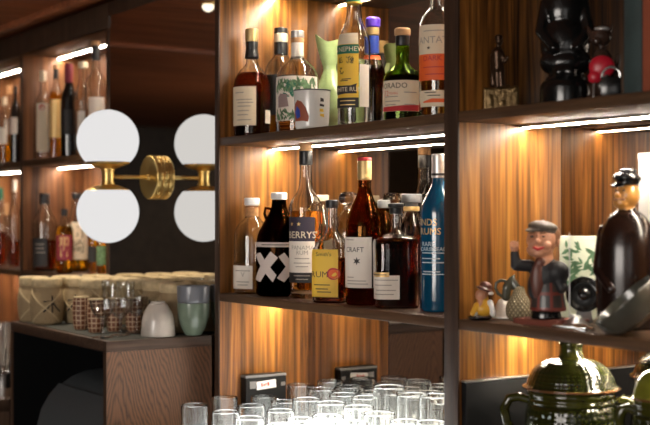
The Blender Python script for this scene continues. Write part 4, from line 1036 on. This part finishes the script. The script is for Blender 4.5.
# white bell
o, P, s = fig('porcelain_bell', 503, 1.374, S2T, 'white porcelain bell leaning behind the tiny figurine', 'bell')
lathe('body', [(0, .002), (10 * s, 0), (11 * s, 1 * s), (9 * s, 8 * s), (6.5 * s, 15 * s), (4 * s, 19 * s), (0, 20 * s)], 'greycup', o, 36, .002)
lathe('rim', [(10.5 * s, .2 * s), (11.8 * s, .6 * s), (11.8 * s, 2.0 * s), (10.6 * s, 2.2 * s)], 'white', o, 36, .0005)
# woven jug
o, P, s = fig('woven_jug', 519, 1.366, S2T, 'straw-woven jug with a dark olive looped handle behind the raised-fist figurine', 'jug')
zt = P(519, 286)[2]
lathe('woven_body', [(9 * s, 0), (12.5 * s, 5 * s), (13.5 * s, 12 * s), (11 * s, 20 * s), (7 * s, 26 * s), (5 * s, zt)], 'wicker', o, 40, .004)
blob('spout', [('c', P(516, 287), P(512, 279), 4.5 * s, 3.4 * s), ('c', P(512, 279), P(507, 288), 3.4 * s, 5 * s), ('c', P(507, 288), P(506, 297), 5 * s, 4.5 * s), ('c', P(513, 282), P(514.5, 275), 2.4 * s, 1.2 * s)], 'olive', o, .0014, 3)
tube('handle', [P(x, y) for x, y in ((508, 286), (505, 281), (501, 280.5), (496.5, 283), (495.5, 288), (498, 293.5), (503, 297))], 1.7 * s, 'olive', o, 10)
# small red book under the laughing figure
o = empty('book', (XatY(513, 1.325), 1.325, S2T), .02, 'thin red-brown book lying flat under the raised-fist figurine', 'book')
w = XatY(556, 1.325) - XatY(513, 1.325)
bm = bmesh.new(); add_box(bm, 0, w, 0, .070, 0, .0015, .0004); add_box(bm, 0, w, 0, .070, .0075, .009, .0004); add_box(bm, 0, .0015, 0, .070, 0, .009, .0004)
bm_obj('cover', bm, 'bookred', o, 30); box('pages', .0015, w - .002, .002, .068, .0015, .0075, 'bookred', o, 0)
# laughing figure
zb = S2T + .009
o, P, s = fig('character_figurine', 543, 1.348, zb, 'laughing ceramic man with flat cap, black jacket and tartan kilt raising his fist', 'figurine')
lathe('base', [(14 * s, 0), (15.5 * s, .0015), (14.5 * s, 7 * s), (12 * s, 11 * s)], 'blackgloss', o, 36, .002, off=(3 * s, 0, 0), sy=.8)
bmk = lathe_bm(fillet([(0, 8 * s), (17.5 * s, 8 * s), (18 * s, 10 * s), (16 * s, 24 * s), (13 * s, 40 * s), (0, 42 * s)], .003), 40, None, (5 * s, 0, 0), 0, .8)
bm_obj('kilt', bmk, 'tartan', o, 50)
blob('jacket', [('s', P(546, 276), (16 * s, 12 * s, 20 * s)), ('s', P(534, 286, -2), (6 * s, 8 * s, 14 * s)), ('s', P(557, 272, -5), (12 * s, 10 * s, 12 * s)), ('c', P(558, 275, -5), P(561, 288, -8), 9 * s, 5.5 * s),
                ('c', P(530, 266), P(516.5, 265, -3), 6.5 * s, 6 * s), ('c', P(516.5, 265, -3), P(515, 254, -4), 6 * s, 4.6 * s), ('s', P(562, 287, -8), (6 * s, 6 * s, 5 * s))], 'jacket', o, .0017, 3)
blob('waistcoat', [('s', P(538, 280, -8), (7.5 * s, 4.2 * s, 20 * s)), ('s', P(541, 262, -6), (6.5 * s, 5 * s, 6 * s))], 'vest', o, .0015, 3)
hd = [('s', P(542, 240), (13.2 * s, 12.5 * s, 14 * s)), ('s', P(540, 249, -3), (11.5 * s, 9 * s, 7.5 * s)), ('c', P(544, 252), P(544, 262), 8 * s, 9 * s), ('s', P(533.5, 244, -9), (4.2 * s, 3.6 * s, 4 * s)), ('s', P(546, 245, -10), (4.2 * s, 3.6 * s, 4 * s)),
      ('s', P(538, 241.5, -13.5), (2.9 * s, 3.4 * s, 2.7 * s)), ('s', P(538, 238, -12), (1.8 * s, 2.5 * s, 4 * s)), ('s', P(555.5, 242, 1), (2.2 * s, 3 * s, 4.6 * s)), ('s', P(529.8, 241, 2), (1.6 * s, 2.6 * s, 4 * s)), ('s', P(538.5, 252.5, -9.5), (4.4 * s, 3 * s, 2.6 * s))]
h = blob('head', hd, 'skin', o, .0011, 2)
for ex in (533.5, 543.2):
    blob('eye', [('s', P(ex, 237.2, -11.3), (1.9 * s, 1.2 * s, 1.0 * s))], 'ink', h, .0004, 0)
    blob('eyebrow', [('c', P(ex - 2.2, 234, -11.4), P(ex + 2.2, 233.6, -11.4), .8 * s, .8 * s)], 'hair', h, .0004, 0)
blob('mouth', [('c', P(534.5, 246.8, -12), P(538.5, 248.6, -13), .9 * s, 1.3 * s), ('c', P(538.5, 248.6, -13), P(543.5, 246.6, -12.4), 1.3 * s, .9 * s)], 'redlab', h, .0004, 0)
blob('hair', [('s', P(550, 236, 4), (8.5 * s, 10 * s, 9 * s)), ('s', P(553.5, 239, -2), (2.4 * s, 3 * s, 6 * s))], 'hair', o, .0013, 2)
for ob_ in [h] + list(h.children) + [q for q in o.children if q.name.startswith('hair')]:
    c_ = Vector(P(542, 244))
    for v in ob_.data.vertices: v.co = c_ + (v.co - c_) * 1.13
fist = [('s', P(515, 247, -4), (4.6 * s, 4.2 * s, 5 * s)), ('c', P(515, 256, -4), P(515, 249, -4), 3.4 * s, 3.4 * s)]
for k in range(4): fist.append(('c', P(511.6 + k * 2.1, 241.8 + abs(k - 1.2) * .6, -5), P(511.8 + k * 2.1, 246.5, -8.4), 1.35 * s, 1.25 * s))
fist.append(('c', P(518.6, 248, -6), P(514.5, 247.6, -9.2), 1.35 * s, 1.2 * s))
blob('fist', fist, 'skin', o, .0008, 1)
blob('flat_cap', [('s', P(543, 227), (15 * s, 14.5 * s, 6.4 * s), (0, .12, 0)), ('s', P(543, 231), (14 * s, 13 * s, 3.2 * s), (0, .12, 0)), ('s', P(534, 229.5, -9), (9 * s, 7 * s, 1.8 * s), (.2, -.1, 0)), ('s', P(543, 221), (1.6 * s, 1.6 * s, 1.4 * s))], 'captweed', o, .0012, 3)
# receipt spike
o, P, s = fig('receipt_spike', 570, 1.345, S2T, 'thin steel spike on a coiled wire foot beside the raised-fist figurine', 'spike')
tube('spike', [P(569.5, 320), P(569.5, 250), P(569.5, 236), P(569.5, 232)], [.55 * s, .55 * s, .5 * s, .12 * s], 'alu', o, 8)
coil = [(6 * s + (4 + 9 * k / 90) * s * math.cos(k * .35), (4 + 9 * k / 90) * s * math.sin(k * .35), .0030 + (.013 * (1 - k / 90))) for k in range(91)]
tube('coil', [(0, 0, .020), (2 * s, 0, .018)] + coil, 1.3 * s, 'steel', o, 8)
# tongs
tg = empty('ice_tongs', (XatY(573, 1.311), 1.311, S2T), 0, 'chrome ice tongs lying at the front of the shelf, below the wire spike', 'tongs')
for d in (-1, 1): tube('arm', [(-.04, 0, .004), (-.02, d * .006, .006), (.012, d * .010, .008), (.034, d * .007, .004)], [.003, .0028, .0026, .0035], 'chrome', tg, 8)
# mint card box with leaves and the round black dish
Yb = 1.47; X = XatY(580, Yb); s = sc_at(580, Yb)
cbx = empty('gift_box', (X, Yb, S2T), face_rot(X, Yb), 'pale mint box printed with green leaves behind the wire spike', 'box')
hb = (HOR - 236) * s - S2T
box('body', -20 * s, 19 * s, -8 * s, 10 * s, 0, hb, 'leafcard', cbx, .001)
bm = bmesh.new()
for k in range(40):
    cx_, cz_ = random.uniform(-14, 14) * s, random.uniform(hb * .35, hb * .93); a = random.uniform(0, PI); ln = random.uniform(4, 7) * s
    vs = [bm.verts.new((cx_ + ln * math.cos(a) * q - w_ * ln * math.sin(a), -8.2 * s, cz_ + ln * math.sin(a) * q + w_ * ln * math.cos(a))) for q, w_ in ((-1, 0), (-.3, .3), (.3, .28), (1, 0), (.3, -.28), (-.3, -.3))]
    bm.faces.new(vs)
bm_obj('printed_pattern', bm, 'leaf', cbx, 0)
o, P, s = fig('round_dish', 584, 1.425, S2T, 'round dark dish leaning upright against the mint leaf box', 'dish')
bm = lathe_bm(fillet([(0, .0), (16 * s, 0), (18 * s, 3 * s), (17 * s, 4 * s), (12 * s, 1.8 * s), (6 * s, 2 * s), (3 * s, 4 * s), (0, 4.2 * s)], .001), 44)
bmesh.ops.rotate(bm, verts=bm.verts[:], cent=(0, 0, 0), matrix=Matrix.Rotation(math.radians(80), 3, 'X'))
bmesh.ops.translate(bm, verts=bm.verts[:], vec=(0, -1.5 * s, 18.2 * s + 10 * s))
bm_obj('plate', bm, 'blackgloss', o, 40)
prism('foot', [(-9 * s, 0), (9 * s, 0), (7 * s, 12 * s), (-7 * s, 12 * s)], -5 * s, 5 * s, 'grey', o, 'Y', .0008)
# sailor bottle
o, P, s = fig('sailor_decanter', 627, 1.40, S2T, 'large glossy dark brown ceramic sailor decanter with orange face and peaked cap', 'decanter')
zz = lambda y: (HOR - y) * s - S2T
lathe('body', [(27 * s, 0), (29 * s, 3 * s), (30 * s, zz(305)), (31 * s, zz(270)), (30 * s, zz(245)), (26 * s, zz(228)), (18 * s, zz(216)), (10 * s, zz(210)), (8 * s, zz(206))], 'brownceramic', o, 48, .012, sy=.8)
blob('coat_arms', [('c', P(605, 232), P(600, 270, -8), 8 * s, 7 * s), ('c', P(600, 270, -8), P(612, 288, -20), 7 * s, 5.5 * s), ('c', P(649, 232), P(655, 270, -8), 8 * s, 7 * s), ('c', P(655, 270, -8), P(642, 288, -20), 7 * s, 5.5 * s)], 'brownceramic', o, .002, 3)
blob('collar', [('c', P(615, 218, -8), P(622, 240, -20), 4 * s, 3 * s), ('c', P(639, 218, -8), P(630, 240, -20), 4 * s, 3 * s)], 'brownceramic', o, .0016, 2)
hh = blob('head', [('s', P(628, 195), (12 * s, 12 * s, 13.5 * s)), ('s', P(622, 203, -5), (8 * s, 7 * s, 6 * s)), ('s', P(617.5, 195, -9), (2.8 * s, 3 * s, 3 * s)), ('s', P(620, 200, -9), (3.6 * s, 3 * s, 2 * s)), ('c', P(627, 203), P(627, 214), 8 * s, 9 * s), ('s', P(637, 196, -3), (2 * s, 3 * s, 4 * s))], 'skin_orange', o, .0013, 2)
for ex in (616.5, 624): blob('eye', [('s', P(ex, 190.5, -10.2 if ex > 620 else -8), (1.5 * s, 1.4 * s, 1.2 * s))], 'ink', hh, .0004, 0)
blob('moustache', [('c', P(615, 199.5, -9.5), P(624, 199.5, -11), 1.6 * s, 1.6 * s)], 'hair', hh, .0006, 0)
blob('peaked_cap', [('s', P(627, 178), (14.5 * s, 14 * s, 6 * s), (0, .08, 0)), ('s', P(627, 183), (12.5 * s, 12.5 * s, 4 * s)), ('s', P(618, 185.5, -9), (7.5 * s, 6 * s, 1.5 * s), (.3, -.1, 0)), ('s', P(628, 171), (9 * s, 9 * s, 3 * s))], 'blackgloss', o, .0013, 2)
# white card box
X = XatY(652, 1.49)
o = empty('gift_box', (X, 1.494, S2T), .15, 'tall plain white box behind the sailor decanter', 'box')
sB = sc_at(652, 1.49)
bm = bmesh.new(); add_box(bm, -12 * sB, 30 * sB, -9 * sB, 9 * sB, 0, (HOR - 153) * sB - S2T - .01, .001); bm_obj('body', bm, 'greywhite', o, 30)
box('lid', -12.4 * sB, 30.4 * sB, -9.4 * sB, 9.4 * sB, (HOR - 153) * sB - S2T - .012, (HOR - 153) * sB - S2T, 'greywhite', o, .001)
# tilted bowl
Yb = 1.335; X = XatY(637, Yb); s = sc_at(637, Yb)
o = empty('ceramic_bowl', (X, Yb, S2T), face_rot(X, Yb), 'grey-olive glazed bowl tipped on its side at the front right of the shelf', 'bowl')
pf = [(0, 0), (20 * s, 0), (31 * s, 6 * s), (37 * s, 16 * s), (39 * s, 29 * s), (37 * s, 29 * s), (34.5 * s, 17 * s), (28 * s, 8.5 * s), (0, 4 * s)]
bm = lathe_bm(fillet(pf, .004), 52)
bmesh.ops.rotate(bm, verts=bm.verts[:], cent=(0, 0, 0), matrix=Matrix.Rotation(math.radians(-41), 3, 'Y') @ Matrix.Rotation(math.radians(4), 3, 'X'))
mz_ = min(v.co.z for v in bm.verts); bmesh.ops.translate(bm, verts=bm.verts[:], vec=(6 * s, 0, -mz_))
bm_obj('body', bm, 'greyolive', o, 50)
# keep it inside the shelf front: the bowl sticks out a little over the edge

# ================================================================== LOWER RIGHT : steins
def make_stein(px, Y, label, k=1.0):
    X = XatY(px, Y); s = sc_at(px, Y) * k
    o = empty('lidded_stein', (X, Y, CNT), face_rot(X, Y), label, 'jar', 'green glazed lidded jars under the right shelf')
    Z = lambda y: (HOR - y - (11 if k < 1 else 0)) * sc_at(px, Y) - CNT
    z0 = Z(388)
    lathe('body', [(33 * s, 0), (36 * s, .006), (43 * s, .04), (47 * s, z0 * .55), (45.5 * s, z0 * .8), (43 * s, Z(402))], 'stein', o, 56, .006)
    lathe('collar', [(43 * s, Z(403)), (44 * s, Z(400)), (42 * s, Z(397)), (44.5 * s, Z(393)), (43 * s, Z(389.5))], 'steinsmooth', o, 56, .003)
    lid = lathe('lid', [(43 * s, Z(390)), (47.5 * s, Z(388)), (47.8 * s, Z(386)), (44.5 * s, Z(384.5)), (42.5 * s, Z(378)), (38 * s, Z(369)), (28 * s, Z(361.5)), (16 * s, Z(358))], 'stein', o, 56, .004)
    lathe('lid_rim', [(46 * s, Z(388.6)), (48.4 * s, Z(388)), (48.4 * s, Z(386.2)), (46.4 * s, Z(385.6))], 'brownrim', lid, 56, .0006)
    lathe('knob', [(15 * s, Z(359)), (12.5 * s, Z(356)), (11 * s, Z(349)), (12.2 * s, Z(343.5)), (11 * s, Z(341.2))], 'steinsmooth', lid, 40, .003)
    for d in (-1, 1):
        a0 = (44 * s * d, 0, Z(405))
        pts = [(d * x * s, 0, Z(y)) for x, y in ((42, 401), (52, 398), (61, 400), (66, 410), (64, 424), (56, 434), (44, 438))]
        tube('handle', pts, [.006, .0075, .008, .0078, .0075, .007, .006], 'steinsmooth', o, 14)
    return o, Z, s
o, Z, s = make_stein(571, 1.408, 'olive green glazed jar with domed lid and two loop handles under the right shelf')
wrap('lettering', text_mesh('Meus', 15 * s), Surf([(44.5 * s, Z(440)), (44.2 * s, Z(402))]), -PI / 2 - .32, Z(416), 'silverink', o, .0016)
o, Z, s = make_stein(661, 1.412, 'second green jar with yellow-green lid, at the right edge of the photo', .62)
for ch in o.children:
    if ch.name.startswith('lid'):
        ch.data = ch.data.copy(); ch.data.materials.clear(); ch.data.materials.append(M['yellowgreen'])
# black splash board against the divider
o = empty('chalk_board', (XD1, 1.305, CNT), 0, 'black board with a pale top edge standing against the upright under the right shelf', 'board')
box('panel', .001, .014, 0, .222, 0, -.272 - CNT, 'black', o, .001)
box('top_edge', .0008, .0145, -.0005, .2225, -.272 - CNT, -.2695 - CNT, 'alu', o, .0004)

# ================================================================== LOWER MIDDLE : black card box and the glasses
o = empty('card_box', (XL1 + .0015, 1.352, CNT + .0046), 0, 'flat black box with white paper label against the lit wood behind the glasses', 'box')
hb = -.3505 - CNT - .0046
tilt = 0
box('body', 0, .024, 0, .104, 0, hb, 'black', o, .002)
lb1 = box('paper_label', .0241, .0246, .034, .083, hb - .034, hb - .016, 'white', o, 0)
lb1.rotation_euler = (0.07, 0, 0); lb1.location = (0, 0, -.002)
bm = bmesh.new()
for (a, b, c_, d_) in ((.045, .049, -.028, -.020), (.051, .0545, -.028, -.022), (.056, .059, -.027, -.021), (.061, .066, -.028, -.020)):
    add_box(bm, .0246, .0249, a, b, hb + c_, hb + d_)
bm_obj('print_lines', bm, 'redink', lb1, 0)
bm = bmesh.new(); add_box(bm, .0238, .0246, .010, .026, hb - .030, hb - .014, .0003); add_box(bm, .0238, .0246, .090, .101, hb - .028, hb - .020, .0003)
bm_obj('badge', bm, 'grey', o, 0)
box('foil_strip', 0, .0243, -.0002, .1042, hb - .006, hb - .0005, 'grey', o, .0005)

def make_tumbler(h, r, facet=False):
    g = empty('drinking_glass', (0, 0, 0))
    p = [(0, 0), (r * .78, 0), (r * .84, .003), (r * .97, h * .45), (r, h * .98), (r - .0006, h), (r - .0016, h * .99), (r * .97 - .0016, h * .45), (r * .82 - .0015, .012), (0, .009)]
    bm_obj('body', lathe_bm(fillet(p, .003), 36), 'clear', g, 50)
    return g
t_tall = make_tumbler(.136, .031); t_mid = make_tumbler(.107, .029); t_bal = make_tumbler(.090, .027)
gs = []
# (pixel column, distance, kind) in rows from the mirror forward
rows = [(1.492, 'tall', [(388), (404), (421), (438), (372)]), ]
spots = []
for px in (330, 352, 374, 396, 418, 440): spots.append((px, 1.485, 'mid'))
for px in (300, 322, 344, 366, 388, 411, 436): spots.append((px, 1.405, 'mid' if px < 380 else 'tall'))
for px in (262, 286, 309, 333, 357, 381, 405, 429): spots.append((px, 1.322, 'mid' if px > 300 else 'bal'))
for px in (226, 252, 278, 303, 328, 353, 378, 403): spots.append((px, 1.235, 'mid' if px > 310 else 'bal'))
for px in (197, 225, 252, 279, 306): spots.append((px, 1.15, 'bal'))
kinds = {'tall': t_tall, 'mid': t_mid, 'bal': t_bal}; used = set(); rr = 0
names = {1.485: 'back row by mirror', 1.405: 'second row from mirror', 1.322: 'third row from mirror', 1.235: 'fourth row from mirror', 1.15: 'front row near oak cabinet'}
for i, (px, Y, k) in enumerate(spots):
    o = kinds[k] if k not in used else copy_tree(kinds[k]); used.add(k)
    Yj = Y + random.uniform(-.006, .006)
    o.location = (XatY(px, Y), Yj, CNT + .0046); sz = random.uniform(.96, 1.04); o.scale = (1, 1, sz)
    same = [q[0] for q in spots if q[1] == Y]; n = same.index(px); ordn = ('first', 'second', 'third', 'fourth', 'fifth', 'sixth', 'seventh', 'eighth')[n]
    tag(o, 'clear drinking glass on the counter, %s from left, %s' % (ordn, names[Y]), 'glass', 'drinking glasses on the steel counter')

# ================================================================== LIGHT
w = bpy.data.worlds.new('World'); bpy.context.scene.world = w; w.use_nodes = True
w.node_tree.nodes['Background'].inputs[0].default_value = (1.0, .86, .72, 1); w.node_tree.nodes['Background'].inputs[1].default_value = .02
def area(name, loc, tgt, size, power, col, sy=None):
    l = bpy.data.lights.new(name, 'AREA'); l.energy = power; l.color = col; l.size = size
    if sy: l.shape = 'RECTANGLE'; l.size_y = sy
    o = bpy.data.objects.new(name, l); C.objects.link(o); o.location = loc
    o.rotation_euler = (Vector(tgt) - Vector(loc)).to_track_quat('-Z', 'Y').to_euler(); return o
sp = bpy.data.lights.new('ceiling_spot', 'SPOT'); sp.energy = 26; sp.color = (1, .86, .66); sp.spot_size = 1.9; sp.spot_blend = .7; sp.shadow_soft_size = .02
so = bpy.data.objects.new('ceiling_spot', sp); C.objects.link(so); so.location = (-3.04, 1.06, .553); so.rotation_euler = (0, 0, 0)
rl = bpy.data.lights.new('room_fill', 'AREA'); rl.energy = 30; rl.color = (1, .80, .55); rl.size = .6  # added unseen light that lifts the dark room in the mirror
ro = bpy.data.objects.new('room_fill', rl); C.objects.link(ro); ro.location = (-5.2, -2.6, 1.12)
ul = bpy.data.lights.new('ceiling_fill', 'AREA'); ul.energy = 5.5; ul.color = (1, .84, .66); ul.size = .5  # added unseen light that brightens the ceiling boards; no fixture known
uo = bpy.data.objects.new('ceiling_fill', ul); C.objects.link(uo); uo.location = (-4.4, -.55, -.3); uo.rotation_euler = (PI, 0, 0)

# ================================================================== CAMERA
cam = bpy.data.cameras.new('camera'); co = bpy.data.objects.new('camera', cam); C.objects.link(co)
cam.sensor_width = 36; cam.lens = 36 * F / 650; cam.shift_y = 3.5 / 650
co.location = (0, 0, 0); co.rotation_euler = (PI / 2, 0, YAW)
cam.dof.use_dof = True; cam.dof.focus_distance = 2.38; cam.dof.aperture_fstop = 4.0
cam.clip_start = .05
sc = bpy.context.scene; sc.camera = co
sc.view_settings.view_transform = 'Standard'; sc.view_settings.look = 'None'; sc.view_settings.gamma = 1; sc.view_settings.use_curve_mapping = False
sc.view_settings.exposure = 0.0
cy = sc.cycles
cy.max_bounces = 18; cy.transmission_bounces = 14; cy.glossy_bounces = 8; cy.diffuse_bounces = 4; cy.transparent_max_bounces = 12
cy.sample_clamp_indirect = 6; cy.use_denoising = True; cy.caustics_reflective = True; cy.caustics_refractive = True; cy.blur_glossy = .3
